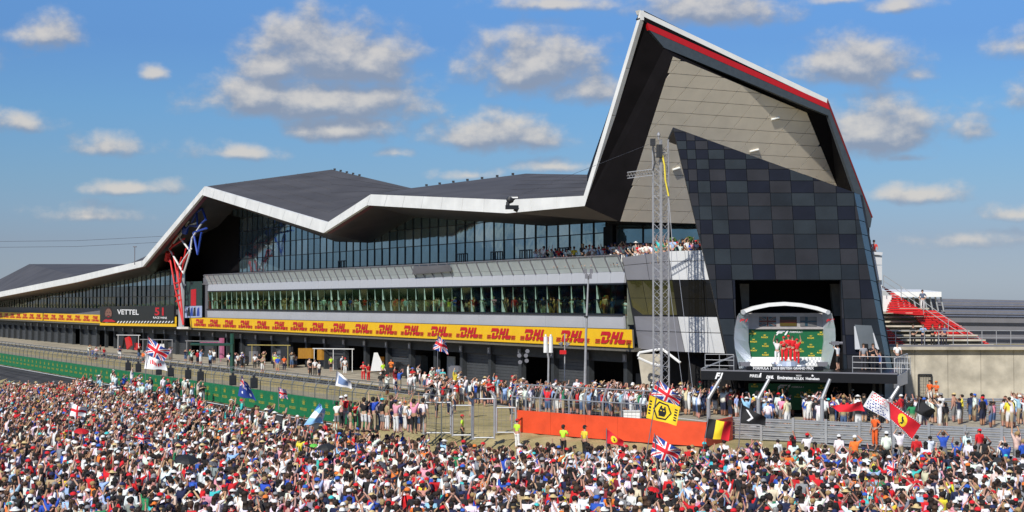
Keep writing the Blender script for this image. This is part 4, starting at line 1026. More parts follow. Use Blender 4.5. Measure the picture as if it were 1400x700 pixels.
small_group([
 (583, 566, 'white', 'navy', 'hair', '', 'arms_down', True, 'officer in white shirt and navy trousers left on the grass'),
 (597, 571, 'white', 'black', 'hair', '', 'hip', False, 'person in white shirt and black shorts walking on the grass'),
 (613, 566, 'white', 'navy', 'hair', '', 'clap', True, 'officer in white shirt and navy trousers, hands together, mid grass'),
 (622, 563, 'white', 'navy', 'cap', 'white', 'arms_down', True, 'officer in white shirt and white cap on the grass'),
 (643, 570, 'tan', 'khaki', 'hair', '', 'shade', True, 'person in tan shirt and khaki trousers shading the eyes'),
 (699, 577, 'navy', 'black', 'cap', 'red', 'arms_down', False, 'person in navy shirt and red cap beside the orange wall end'),
 (632, 606, 'neon', 'black', 'cap', 'red', 'arms_down', True, 'marshal in neon vest and red cap before the steel gates'),
 (707, 614, 'neon', 'white', 'cap', 'red', 'arms_down', True, 'marshal in neon vest and red cap below the orange wall'),
 (770, 624, 'neon', 'black', 'hair', '', 'clap', True, 'marshal in neon vest with dark hair below the orange wall'),
 (799, 627, 'yellow', 'black', 'cap', 'black', 'arms_down', True, 'person in yellow shirt and black cap rising above the crowd')], 'people on the dry grass')
_q = at(1195, 600, 87.0); person((_q.x, 87.0, 0), 2.2, 'hip', (.85, .13, .02), (.75, .12, .02), 'hair', None, (.02, .012, .008), C_SKIN[0], 'marshal in orange overalls standing above the crowd by the armco', 'marshals in orange', True)
mo = small_group([
 (1270, 552, 'marshal orange', 'white', 'hair', '', 'arms_down', True, 'marshal in orange top left before the concrete wall'),
 (1279, 554, 'marshal orange', 'white', 'cap', 'orange', 'clap', True, 'marshal in orange top and orange cap before the concrete wall')], 'marshals in orange')
# people standing on the barrier line left of the gates
rr = random.Random(21); specs = []
sides = ['first', 'second', 'third', 'fourth', 'fifth', 'sixth', 'seventh', 'eighth', 'ninth', 'tenth', 'eleventh', 'twelfth', 'thirteenth', 'fourteenth', 'fifteenth', 'sixteenth', 'seventeenth', 'eighteenth', 'nineteenth', 'twentieth']
for i in range(20):
    px = 461+i*6.2; d = rand_person(rr, IP); hw = head_words(d); sh = d['sh'] if d['sh'] != 'bare' else 'white'
    g = ground(px, 586+rr.uniform(-3, 3)+i*.3, .75)
    person(g, face(g.x, g.y, .35, rr), d['pose'], d['shc'], d['low'][1], d['hk'], d['hc'][1], d['hr'][1], d['sk'], f"person in {sh} shirt, {hw}, {sides[i]} from left in raised row", 'people standing raised on the barrier left of the gates', rr.random() < .4, None, d['scale'])
# guests on the terrace
TP = [('rail', 50), ('clap', 20), ('right_up', 8), ('phone', 14), ('both_up', 5)]
k = 0; rt = random.Random(5)
tl = []
for px in list(np.arange(733, 790, 5.2))+list(np.arange(797, 850, 4.4)): tl.append((px+rt.uniform(-1, 1), fp(px, 345, .12-rt.uniform(0, .4)), 'balcony'))
for px in np.arange(853, 958, 3.6): 
    q = at(px, 343, 127.8-(px-851)*.125 if px < 912 else 120.4-(px-912)*.02); tl.append((px, V((q.x, q.y+rt.uniform(.8, 1.5), 0)), 'corner'))
for i, (px, q, wh) in enumerate(tl):
    d = rand_person(rt, TP); sh = d['sh'] if d['sh'] != 'bare' else 'white'
    rot = math.atan2(-(0-q.x), (0-q.y)) + rt.gauss(0, .3) - (.5 if wh == 'balcony' else .0)
    rot = math.pi+rt.gauss(0, .35)
    wl = f"guest in {sh} shirt, {head_words(d)}, {POSE_TXT[d['pose']]}, terrace "+('above banner' if wh == 'balcony' else 'by tower')
    tl[i] = (q, rot, d, wl)
cnt = Counter(x[3] for x in tl); cur = Counter()
for (q, rot, d, wl) in tl:
    if cnt[wl] > 1: cur[wl] += 1; wl = wl+', '+sides[cur[wl]-1]
    person((q.x, q.y, TERZ+.28), rot, d['pose'], d['shc'] if d['sh'] != 'bare' else (.7, .7, .7), d['low'][1], d['hk'], d['hc'][1], d['hr'][1], d['sk'], wl, 'guests lined along the terrace rail', True, None, d['scale'])
for px, l, sh in ((1190, 'guest in white top leaning at the parapet right of the tower', (.75, .75, .74)), (1196, 'guest in red top at the parapet right of the tower', (.6, .04, .03))):
    q = at(px, 343, 123); person((q.x, q.y+.2, q.z-.95), math.pi, 'rail', sh, (.02, .02, .02), 'cap', (.02, .02, .02), (.02, .01, .01), C_SKIN[0], l, None, True)
# ------------------------------------------------------------------ podium
def obj1(mb, name, m, label, cat, group=None):
    o = mb.build(name, m); return tag(o, label, cat, group)
YP = 108.0
PD = thing('podium_platform', 'black cantilevered podium platform with white sponsor lettering on its edge', 'podium', tuple(at(1090, 560, YP)))
q = MB(); z3 = at(1000, 509, YP).z
pf = [at(957, 508, 111.5), at(972, 509.5, YP), at(1218, 521, 104.8), at(1218, 516, 112)]
zt = CH-4.62
P = [Vector((p.x, p.y, zt)) for p in (at(957, 505, 112.5), at(958, 507.5, 109.0), at(1226, 513, 103.2), at(1226, 513, 112.5))]
q.prism(P, (0, 0, -.62)); q.build('platform_slab', m_blackp, PD)
q = MB(); q.prism([P[1]+V((0, -.02, -.02)), P[2]+V((0, -.02, -.02)), P[2]+V((0, -.02, .06)), P[1]+V((0, -.02, .06))], (0, .15, 0)); q.build('platform_trim', m_lead, PD)
dr = (P[2]-P[1]).normalized()
q = MB(); fo = lambda px: P[1]+(P[2]-P[1])*((at(px, 510, YP).x-P[1].x)/(P[2].x-P[1].x))+V((0, -.05, 0))
for px, s_, sz, dz, bo, sh in ((983, 'F1', .55, -.36, .05, .35), (1030, 'PIRELLI', .26, -.3, .02, .1), (1048, 'DHL', .26, -.36, .06, .3), (1067, 'Emirates', .30, -.38, .03, 0), (1084, 'ROLEX', .22, -.42, .03, 0), (1101, 'Heineken', .24, -.40, .03, 0)):
    q = MB(); add_text(q, s_, fo(px)+ZZ*dz, dr, ZZ, sz, bold=bo, shear=sh); q.build('sponsor_lettering', m_wprint, PD)
q = MB()
for k in range(5): q.poly([fo(1084)+dr*((k-2)*.07-.02)+ZZ*-.26, fo(1084)+dr*((k-2)*.07+.02)+ZZ*-.26, fo(1084)+dr*((k-2)*.085)+ZZ*-.13])
star = [fo(1101)+dr*(.1*(1 if i % 2 == 0 else .42)*math.sin(i*math.pi/5))+ZZ*(-.2+.1*(1 if i % 2 == 0 else .42)*math.cos(i*math.pi/5)) for i in range(10)]; q.build('crown_mark', m_wprint, PD); q = MB(); q.poly(star); q.build('star_mark', m_wprint, PD)
q = MB(); q.poly([fo(1036)+ZZ*-.1, fo(1038)+ZZ*-.1, fo(1036)+ZZ*-.35, fo(1035)+ZZ*-.35]); q.build('slash_mark', m_wprint, PD)
q = MB(); q.box(V((at(1070, 507, 110).x, 109.3, zt)), 5.2, .12, .26); q.build('title_plinth', m_blackp, PD)
q = MB(); add_text(q, 'FORMULA 1 2018 BRITISH GRAND PRIX', V((at(1070, 507, 109.3).x, 109.2, zt+.13)), V((1, 0, 0)), ZZ, .235, bold=.03); q.build('title_lettering', m_wprint, PD)
for i, (xa, xb, ya) in enumerate(((966, 1003, 109.4), (1150, 1218, None))):
    q = MB(); 
    a = fo(xa)+V((0, .12, 0)); b = fo(xb)+V((0, .12, 0)); n = max(2, int((b-a).length/1.3))
    for k in range(n+1): p = a.lerp(b, k/n); q.tube(V((p.x, p.y, zt)), V((p.x, p.y, zt+1.1)), .025, n=5)
    for h in (.35, .72, 1.1): q.tube(V((a.x, a.y, zt+h)), V((b.x, b.y, zt+h)), .022, n=5)
    q.build('railing', m_steel, PD)
q = MB(); q.tube(V((fo(962).x, 109.2, zt+.1)), V((at(1003, 490, 111).x, 111, zt+.9)), .06); q.build('brace', m_steel, PD)
# white side gallery to the right
q = MB(); q.prism([at(1221, 516, 106), at(1240, 507, 112), at(1240, 524, 112), at(1221, 531, 106)], (0, .2, 0)); q.build('side_gallery', m_clad2, PD)
q = MB()
for k in range(9): a = at(1222, 514, 106).lerp(at(1240, 506, 112), k/8); q.tube(a, a+ZZ*1.15, .025, n=4)
q.tube(at(1222, 514, 106)+ZZ*1.15, at(1240, 506, 112)+ZZ*1.15, .035, n=4); q.build('gallery_railing', m_clad2, PD)
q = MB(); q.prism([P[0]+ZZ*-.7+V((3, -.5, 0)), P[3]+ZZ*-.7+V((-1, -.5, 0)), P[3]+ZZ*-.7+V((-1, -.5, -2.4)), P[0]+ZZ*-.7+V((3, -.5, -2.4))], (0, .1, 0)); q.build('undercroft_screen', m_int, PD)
for px in (1163, 1196, 1205): q = MB(); q.box(V((at(px, 540, 109).x, 109.5, 0)), .18, .18, 2.6); q.build('post', m_brown, PD)
# podium set
PS = thing('podium_set', 'silver horseshoe podium backdrop with green board and three flag screens', 'stage set', tuple(at(1073, 505, 113)))
YB = 113.2
def sw(px, py, Y): return at(px, py, Y)
q = MB(); q.prism([sw(1022, 449, YB), sw(1127, 449, YB), sw(1126, 489, YB), sw(1024, 489, YB)], (0, .1, 0)); q.build('backdrop', m_gbd, PS)
q = MB(); q.prism([sw(1023, 488, YB-.05), sw(1127, 488, YB-.05), sw(1120, 504, YB-1.2), sw(1026, 504, YB-1.2)], (0, .1, 0)); base = q.build('backdrop_base', m_wpaint, PS)
q = MB()
for i in range(14):
    for j in range(4):
        if (i+j) % 2: continue
        f = lambda a, b: sw(1088+a*2.5, 488.5+b*3.6, YB-.08-(1.15)*(b*3.6/15.5))+V((0, -.02, 0))
        q.poly([f(i, j), f(i+1, j), f(i+1, j+1), f(i, j+1)])
q.build('checker_print', m_clad, PS)
q = MB(); q.prism([sw(1011, 428, YB-.2), sw(1137, 428, YB-.2), sw(1134, 450, YB-.2), sw(1014, 450, YB-.2)], (0, .3, 0)); hd = q.build('header', m_corner_shade if False else mat('pale_header', (.35, .33, .32), .5), PS)
def flagface(nm, u, v):      # colour index by position in the flag
    if nm == 'uk':
        x, y = (u-.5)*2, (v-.5)
        if abs(x) < .10 or abs(y) < .10: return 1
        if abs(x) < .17 or abs(y) < .17: return 0
        d1 = abs(y-x*.5)/1.118; d2 = abs(y+x*.5)/1.118
        if min(d1, d2) < .038: return 1
        if min(d1, d2) < .105: return 0
        return 2
    if nm == 'belgium': return 3 if u < .33 else 4 if u < .66 else 1
    if nm == 'germany': return 3 if v > .66 else 1 if v > .33 else 4
    if nm == 'finland': return 2 if (.28 < u < .45 or .38 < v < .62) else 0
    if nm == 'england': return 1 if (abs(u-.5) < .07 or abs(v-.5) < .12) else 0
    if nm == 'argentina': return 0 if .33 < v < .66 else 5
    if nm == 'australia':
        if u < .5 and v > .5: return flagface('uk', u*2, (v-.5)*2)
        for a, b in ((.25, .25), (.75, .8), (.75, .2), (.62, .55), (.87, .6)):
            if (u-a)**2*3+(v-b)**2 < .006: return 0
        return 2
    if nm == 'redhorse':
        x, y = (u-.46)/.15, (v-.5)/.36
        if x*x+y*y < 1:
            # a dark prancing shape inside the yellow shield
            if abs(x+.1*math.sin(y*5)) < .16 and -.6 < y < .55: return 3
            if abs(y-.25+x*.8) < .12 and 0 < x < .5: return 3
            if abs(y+.35-x*.9) < .12 and -.5 < x < .1: return 3
            return 4
        if v > .94 or v < .06: return 3 if int(u*34)%2 == (1 if v > .94 else 0) else 0
        return 1
    if nm == 'redhorse2':
        x, y = (u-.46)/.18, (v-.5)/.34
        if x*x+y*y < 1: return 3 if abs(x+.1*math.sin(y*5)) < .22 and -.5 < y < .5 else 4
        return 1
    if nm == 'goldblack':
        x, y = (u-.48)*1.5, (v-.5); h = max(abs(y), abs(y)*.5+abs(x)*.866)
        if .33 < h < .40: return 3
        if h < .33:
            if abs(x) < .20-.28*abs(y+.05) and abs(y) < .24 and not (abs(abs(x)-.07) < .03 and abs(y-.03) < .03) and not (abs(x) < .05 and y > .15): return 3
            return 4
        if u < .13 and abs(y) < .3: return 3 if int(v*22) % 3 != 0 and .03 < u < .11 else 4
        if u > .86 and abs(y) < .3: return 3 if int(v*22) % 3 != 0 and u < .95 else 4
        return 4
    if nm == 'blackbolt':
        y = abs((u-.45)-(v-.5)*(-.6 if v > .5 else .5))
        return 0 if y < .045 and .2 < v < .85 else 3
    if nm == 'whitetext':
        r = int(v*7); f = v*7-r+.18*math.sin(u*23+r*2.1)
        if .25 < f < .75 and .07 < u < .93-.1*(r % 3) and math.sin(u*61+r*1.7)+.9*math.sin(u*97+r*4+f*3) > -.15: return 1 if r > 3 else 2
        return 0
    if nm == 'whitered':
        x, y = (u-.5)*2, v-.5
        return 1 if (abs(y+.1*math.sin(u*12)) < .16 and .25 < u < .85 and int(u*30) % 3) else 0
    if nm == 'whiteblue': return 2 if (.14 < u < .8 and .2 < v < .82 and (u+v) < 1.45) else 0
    if nm == 'black': return 3
    if nm == 'red': return 1
    return 0
FM = [mat('flag_white', (.80, .80, .80), .8), mat('flag_red', (.68, .012, .025), .8), mat('flag_blue', (.015, .045, .26), .8), mat('flag_black', (.012, .012, .013), .8), mat('flag_yellow', (.88, .62, .02), .8), mat('flag_sky', (.25, .50, .80), .8)]
FM2 = FM[:2]+[mat('flag_grey_blue', (.16, .24, .42), .8)]+FM[3:]
def flag(kind, quad, label, pole=None, wave=.12, nu=44, nv=26, cat='flag', mats=None, group=None, nw=2.2):
    # quad: top-left, top-right, bottom-right, bottom-left in the world (hoist at the left)
    a, b, c, d = [Vector(x) for x in quad]; n = (b-a).cross(d-a).normalized(); vs = []; fs = []; mi = []
    for j in range(nv+1):
        for i in range(nu+1):
            u, v = i/nu, j/nv; p = a.lerp(b, u).lerp(d.lerp(c, u), v)
            w = wave*math.sin(u*nw*math.pi+v*1.3)*(.25+u)+wave*.4*math.sin(u*7+v*4)
            vs.append(p+n*w+ZZ*(wave*.25*math.sin(u*9+v*2)*u))
    for j in range(nv):
        for i in range(nu): fs.append((j*(nu+1)+i, j*(nu+1)+i+1, (j+1)*(nu+1)+i+1, (j+1)*(nu+1)+i)); mi.append(flagface(kind, (i+.5)/nu, 1-(j+.5)/nv))
    me = bpy.data.meshes.new('cloth'); me.from_pydata([tuple(v) for v in vs], [], fs)
    for m in (mats or FM): me.materials.append(m)
    me.polygons.foreach_set('material_index', mi); me.polygons.foreach_set('use_smooth', [True]*len(fs)); me.update()
    t = thing('flag', label, cat, tuple((pole[0] if pole else d)), group); link(bpy.data.objects.new('cloth', me), t)
    if pole: pb = MB(); pb.tube(pole[0], pole[1], .022, .016, 6); pb.build('pole', m_lead if len(pole) < 3 else pole[2], t)
    return t
for x0, x1, k in ((1037.6, 1060.8, 'uk'), (1066, 1089, 'germany'), (1093.6, 1116.5, 'finland')):
    vs = []; fs = []; mi = []; nu, nv = 24, 12
    q = MB()
    for j in range(nv):
        for i in range(nu):
            f = lambda a, b: sw(x0+(x1-x0)*a/nu, 433+12.7*b/nv, YB-.26); q.poly([f(i, j), f(i+1, j), f(i+1, j+1), f(i, j+1)], flagface(k, (i+.5)/nu, 1-(j+.5)/nv))
    q.build('flag_screen', [mat('screen_'+n_, tuple(x*.16 for x in c), .25) for n_, c in (('w', (.8, .8, .8)), ('r', (.45, .04, .03)), ('b', (.1, .3, .45)), ('k', (.03, .03, .03)), ('y', (.5, .35, .05)), ('s', (.25, .5, .8)))], hd)
def f1logo(q, org, R, Zv, s, mi=0):
    def pg(*p): q.poly([org+R*(x*s)+Zv*(y*s) for x, y in p], mi)
    pg((-1.2, -.4), (-.95, -.4), (-.55, .1), (.25, .1), (.1, -.08), (-.45, -.08), (-.7, -.4), (-1.2, -.4)); pg((-.9, .02), (-.45, .4), (.75, .4), (.55, .18), (-.4, .18), (-.75, -.1)); pg((.45, -.4), (.75, -.4), (1.25, .4), (.92, .4))
q = MB(); f1logo(q, sw(1068, 455, YB-.03), V((1, 0, 0)), ZZ, .42); q.build('board_logo', m_wprint, PS); q = MB(); add_text(q, 'FORMULA 1', sw(1088, 454, YB-.03), V((1, 0, 0)), ZZ, .17); q.build('board_lettering', m_wprint, PS)
for i, (px, py) in enumerate(((1029, 455), (1045, 460), (1030, 466), (1046, 472), (1030, 478), (1046, 484), (1108, 461), (1122, 456), (1108, 473), (1109, 485), (1121, 481), (1094, 479), (1094, 467))):
    o = sw(px, py, YB-.03); q = MB()
    for k in range(5): a = (k-2)*.45; q.poly([o+V((math.sin(a)*.02-.02, 0, .04)), o+V((math.sin(a)*.02+.02, 0, .04)), o+V((math.sin(a)*.17, 0, .05+.14*math.cos(a)))])
    q.build('crown_print', m_goldp, PS); q = MB(); add_text(q, 'ROLEX', o+ZZ*-.06, V((1, 0, 0)), ZZ, .15, bold=.02); q.build('board_print', m_goldp, PS)
def bracket(sgn):
    outer = [(1011, 428), (1008, 433), (1004.5, 449), (1003.5, 462), (1004.5, 476), (1010, 503.5)]; inner = [(1024, 428), (1023.6, 440), (1023.2, 449), (1023, 468), (1026, 487), (1026.5, 503.5)]
    if sgn > 0: outer = [(1137, 428), (1138.5, 434), (1141.5, 449), (1142, 462), (1140.5, 476), (1133, 504)]; inner = [(1124, 428), (1125, 440), (1125.3, 449), (1125.8, 466), (1123, 487), (1117, 504)]
    q = MB()
    for k in range(5):
        q.prism([at(*outer[k], YB-1.4), at(*inner[k], YB-.3), at(*inner[k+1], YB-.3), at(*outer[k+1], YB-1.4)], (0, .25, 0), 0)
    q.build('bracket', m_silver, PS)
    q = MB(); x = 1013 if sgn < 0 else 1131; f1logo(q, at(x+2.5, 438, YB-1.1)+V((0, -.15, 0)), V((1, 0, 0)), ZZ, .27); q.build('bracket_logo', m_red, PS)
    q = MB(); x0 = 1018 if sgn < 0 else 1124; q.prism([at(x0-7, 495, YB-1.7), at(x0+8, 495, YB-1.7), at(x0+6, 500.5, YB-1.7), at(x0-5, 500.5, YB-1.7)], (0, .5, 0)); q.build('speaker_box', m_lead, PS)
bracket(-1); bracket(1)
arc = [(1015, 424.5), (1030, 418.8), (1052, 414.2), (1073, 412.8), (1095, 414.5), (1117, 419), (1133, 424.5)]
q = MB()
for (a, b), (c, d) in zip(arc[:-1], arc[1:]): q.prism([at(a, b, YB-1.6), at(c, d, YB-1.6), at(c, d+5, YB-1.6), at(a, b+5, YB-1.6)], (0, .9, 0))
q.build('arch', m_wpaint, PS)
for x in (1016, 1132): q = MB(); q.tube(at(x, 427, YB-1.65), at(x, 427, YB-1.2), .16, n=10); q.build('arch_joint', m_steel, PS)
for (x, w, h) in ((1064, .7, .35), (1077, 1.1, .55), (1092, .8, .3)):
    q = MB(); c = at(x, 500, 111.3); q.ball((c.x, 111.3, zt), w*.75, .6, h, 14, 3, 0, 0, .99); q.tube((c.x, 111.3, zt), (c.x, 111.3, zt+h), w*.72, w*.6, 14); q.build('winner_step', m_silver, PS)
WS, RD = (.80, .80, .79), (.68, .012, .018)
def pp(px, pose, sh, lw, hat, hc, lab, z, y=111.3, grp=None, longl=True, rot=math.pi, sc=1.0, group=None):
    x = at(px, 490, y).x; return person((x, y, z), rot, pose, sh, lw, hat, hc, (.05, .03, .015), C_SKIN[0], lab, group, longl, None, sc)
pp(1062, 'left_up' if False else 'right_up', WS, WS, 'cap', (.02, .02, .02), 'racing driver in white overalls waving on the podium', zt+.3)
for px, ps, l, z in ((1071, 'clap', 'leftmost figure in red overalls on the podium', .45), (1077.5, 'hip', 'figure in red overalls at the centre of the podium', .55), (1083, 'arms_down', 'third figure in red overalls, right of podium centre', .5), (1089, 'left_up', 'rightmost figure in red overalls, waving on the podium', .3)):
    pp(px, ps, RD, RD, 'cap' if px != 1083 else 'hair', (.6, .02, .02), l, zt+z, 111.1)
q = MB()
for r0, r1, z0, z1 in ((.10, .06, 0, .12), (.05, .16, .12, .4), (.16, .12, .4, .5)): q.tube((at(1057, 500, 110.7).x, 110.7, zt+z0), (at(1057, 500, 110.7).x, 110.7, zt+z1), r0, r1, 10)
obj1(q, 'trophy', m_silver, 'silver trophy cup standing on the podium floor by the driver in white', 'trophy')
pp(1145, 'phone', (.78, .78, .78), (.02, .02, .02), 'cap', (.02, .02, .02), 'camera operator in white shirt and black shorts on the podium platform', zt, 109.3, longl=False, rot=.9)
q = MB(); c = V((at(1142, 474, 109).x, 109.2, zt+1.72)); q.box(c, .5, .22, .24); q.tube(c+V((.25, 0, .12)), c+V((.5, 0, .12)), .09, .11, 8); q.tube(c+V((-.25, 0, .12)), c+V((-.4, 0, .12)), .05, .05, 6)
obj1(q, 'video_camera', m_lead, 'shoulder video camera held by the operator on the podium', 'camera')
pp(1180, 'arms_down', (.3, .3, .32), (.03, .03, .04), 'hair', None, 'man in grey jacket standing before the dark tower door', zt, 110.2)
pp(1193, 'clap', (.015, .015, .02), (.015, .015, .02), 'hair', None, 'person in black standing right of the man in grey jacket', zt, 110.5)
pp(1203, 'phone', (.04, .10, .35), (.02, .02, .03), 'cap', (.02, .02, .02), 'photographer in blue shirt crouching at the platform railing', zt-.45, 107.3, rot=1.2)
pp(1226, 'rail', (.78, .78, .76), (.05, .05, .06), 'hair', None, 'man in white shirt leaning on the white gallery railing', zt+.1, 109.0)
# lower interview stage behind the crowd
q = MB(); q.prism([at(1023, 524, 110), at(1128, 524, 110), at(1128, 560, 110), at(1023, 560, 110)], (0, .1, 0))
st_ = thing('interview_backdrop', 'dark green interview backdrop under the podium platform', 'backdrop', tuple(at(1075, 560, 110))); q.build('board', m_gbd, st_)
q = MB(); f1logo(q, at(1070, 529, 109.9), V((1, 0, 0)), ZZ, .42); q.build('board_logo', m_clad2, st_); q = MB(); add_text(q, 'FORMULA 1', at(1090, 529, 109.9), V((1, 0, 0)), ZZ, .16); q.build('board_lettering', m_clad2, st_)
for px, py in ((1031, 527), (1106, 535), (1122, 529), (1120, 544), (1090, 541), (1060, 541), (1045, 536)):
    o = at(px, py, 109.9); q = MB()
    for k in range(5): a = (k-2)*.45; q.poly([o+V((math.sin(a)*.02-.02, 0, .04)), o+V((math.sin(a)*.02+.02, 0, .04)), o+V((math.sin(a)*.17, 0, .05+.14*math.cos(a)))])
    q.build('crown_print', m_goldp, st_); q = MB(); add_text(q, 'ROLEX', o+ZZ*-.06, V((1, 0, 0)), ZZ, .15, bold=.02); q.build('board_print', m_goldp, st_)
# ------------------------------------------------------------------ screen board, hanging posters, truss sculpture on the left
SB = thing('screen_board', 'black electronic board reading VETTEL with red 51', 'screen', tuple(W(tof(190, .7), .7, 4.5)))
def sb(px, py, o=.75): return fp(px, py, o)
q = MB(); q.prism([sb(137, 419), sb(238, 417.5), sb(238, 441.5), sb(137, 440)], NN*-.35); q.build('board', m_blackp, SB)
q = MB(); add_text(q, 'VETTEL', sb(175, 427, .78), -U, ZZ, 1.1, bold=.02, wide=3.5); q.build('name_lettering', m_wprint, SB)
q = MB(); add_text(q, '51', sb(219, 426.5, .78), -U, ZZ, 1.6, bold=.03, wide=3.7); q.build('number_lettering', m_red, SB)
q = MB(); add_text(q, 'RACE WINS', sb(219, 434.5, .78), -U, ZZ, .42, bold=.02, wide=3.3); q.build('small_lettering', m_wprint, SB)
# plain portrait print: face, hair, beard, collar
def disc(q, cx0, cy0, rx, ry, mi, o=.78, n=14, a0=0, a1=2*math.pi): q.poly([sb(cx0+rx*math.cos(a0+(a1-a0)*k/n), cy0+ry*math.sin(a0+(a1-a0)*k/n), o) for k in range(n)], mi)
q = MB(); disc(q, 148, 428, 5.6, 8.8, 1, .78); disc(q, 148.6, 429, 4.5, 7.2, 0, .79); disc(q, 148.6, 434, 3.4, 3.0, 1, .80); disc(q, 148.6, 433, 1.6, .6, 2, .81); disc(q, 146.8, 427, .8, .5, 1, .81); disc(q, 150.4, 427, .8, .5, 1, .81)
q.poly([sb(140, 440, .785), sb(144, 436.5, .785), sb(153, 436.5, .785), sb(158, 439, .785), sb(158, 440.2, .785)], 2)
q.build('portrait_print', [mat('print_skin', (.22, .10, .07), .5), mat('print_dark', (.03, .015, .012), .5), m_red], SB)
q = MB()
for k in range(19): x = 160+k*4.1; q.poly([sb(x, 441.5, .78), sb(x+1.7, 441.5, .78), sb(x+3.6, 438.8, .78), sb(x+1.9, 438.8, .78)])
q.build('hazard_stripes', m_wprint, SB)
q = MB(); q.prism([sb(137, 441.2, .6), sb(240, 442.2, .6), sb(240, 446.8, .6), sb(137, 444.8, .6)], NN*-.2); q.prism([sb(238.3, 433, .6), sb(240, 433, .6), sb(240, 443, .6), sb(238.3, 443, .6)], NN*-.2); q.build('yellow_edge', m_yellow, SB)
q = MB(); q.prism([fp(254, 385, .4), fp(276, 384.5, .4), fp(276, 418, .4), fp(254, 418, .4)], NN*-.05, 0); q.prism([fp(261, 396, .44), fp(268, 395, .44), fp(268, 418, .44), fp(261, 418, .44)], NN*-.02, 1)
obj1(q, 'hanging_poster', [mat('poster_green', (.02, .05, .045), .5), m_red], 'tall dark green poster with red figure hanging in the stair bay', 'poster')
q = MB(); q.prism([fp(253, 418.5, .4), fp(276, 418, .4), fp(276, 434, .4), fp(253, 434.5, .4)], NN*-.05, 0)
for k, x in enumerate((258, 262, 266, 271)): q.poly([fp(x-1, 421+k % 2, .42), fp(x+1.4, 420, .42), fp(x+2, 432, .42), fp(x-2, 432, .42)], 1+k % 2)
obj1(q, 'hanging_poster', [mat('poster_pale', (.35, .42, .6), .5), m_dark, m_bpaint], 'pale blue poster with dark figures below the green poster', 'poster')
TS = thing('truss_sculpture', 'tall red, white and blue tubular truss sculpture', 'sculpture', tuple(fp(252, 445, 1.0)))
def tsp(x, y, o=2.0): return fp(x, y, o)
def strut(name, pts, m, r=.13):
    q = MB()
    for a, b in pts: q.tube(tsp(*a), tsp(*b), r, n=6)
    return q.build(name, m, TS)
redp = [((251, 444), (240, 396)), ((251, 444), (246, 394)), ((240, 396), (232, 352)), ((246, 394), (236, 345)), ((240, 396), (246, 394)), ((238, 388), (247, 386)), ((247, 386), (250, 362)), ((250, 362), (257, 348)), ((254, 340), (246, 386)), ((231, 340), (244, 316)), ((231, 340), (252, 326)), ((244, 316), (232, 343)),
        ((229, 346), (227, 352)), ((227, 352), (232, 358)), ((229, 346), (234, 346)), ((251, 444), (243, 370)), ((243, 370), (248, 352)), ((240, 405), (247, 403)), ((241, 412), (248, 410))]
for a, b in redp: strut('red_strut', [(a, b)], m_rpaint, .13)
whp = [((231, 340), (251, 374)), ((251, 374), (246, 366)), ((251, 374), (260, 344)), ((260, 344), (245, 324)), ((245, 324), (262, 294)), ((231, 340), (249, 316)), ((260, 344), (262, 326)), ((262, 326), (277, 303)), ((250, 311), (268, 305)), ((248, 316), (258, 302)), ((246, 362), (261, 340))]
for a, b in whp: strut('white_strut', [(a, b)], m_wpaint, .13)
blp = [((252, 316), (258, 308)), ((258, 308), (270, 310)), ((270, 310), (268, 290)), ((268, 290), (262, 304)), ((262, 326), (258, 342)), ((270, 348), (264, 318)), ((270, 310), (281, 300)), ((281, 300), (276, 285)), ((268, 290), (276, 285)), ((264, 318), (282, 312)), ((270, 348), (275, 318))]
for a, b in blp: strut('blue_strut', [(a, b)], m_bpaint, .15)
q = MB(); q.tube(tsp(252, 318), tsp(254, 310), .45, n=10); q.build('blue_drum', m_bpaint, TS)
q = MB(); q.tube(tsp(228, 356), tsp(230, 345), .4, n=8); q.build('red_drum', m_rpaint, TS)
q = MB(); q.box(W(tof(252, 1), 1.2, 4.0), 1.6, 1.2, .3, (U, NN)); q.build('base_plate', m_wpaint, TS)
# ------------------------------------------------------------------ barriers, walls and fences
def copyto(name, me, parent, loc, rz=0.):
    o = bpy.data.objects.new(name, me); COL.objects.link(o); o.parent = parent; o.matrix_parent_inverse = parent_inv(parent); o.location = loc; o.rotation_euler = (0, 0, rz); return o
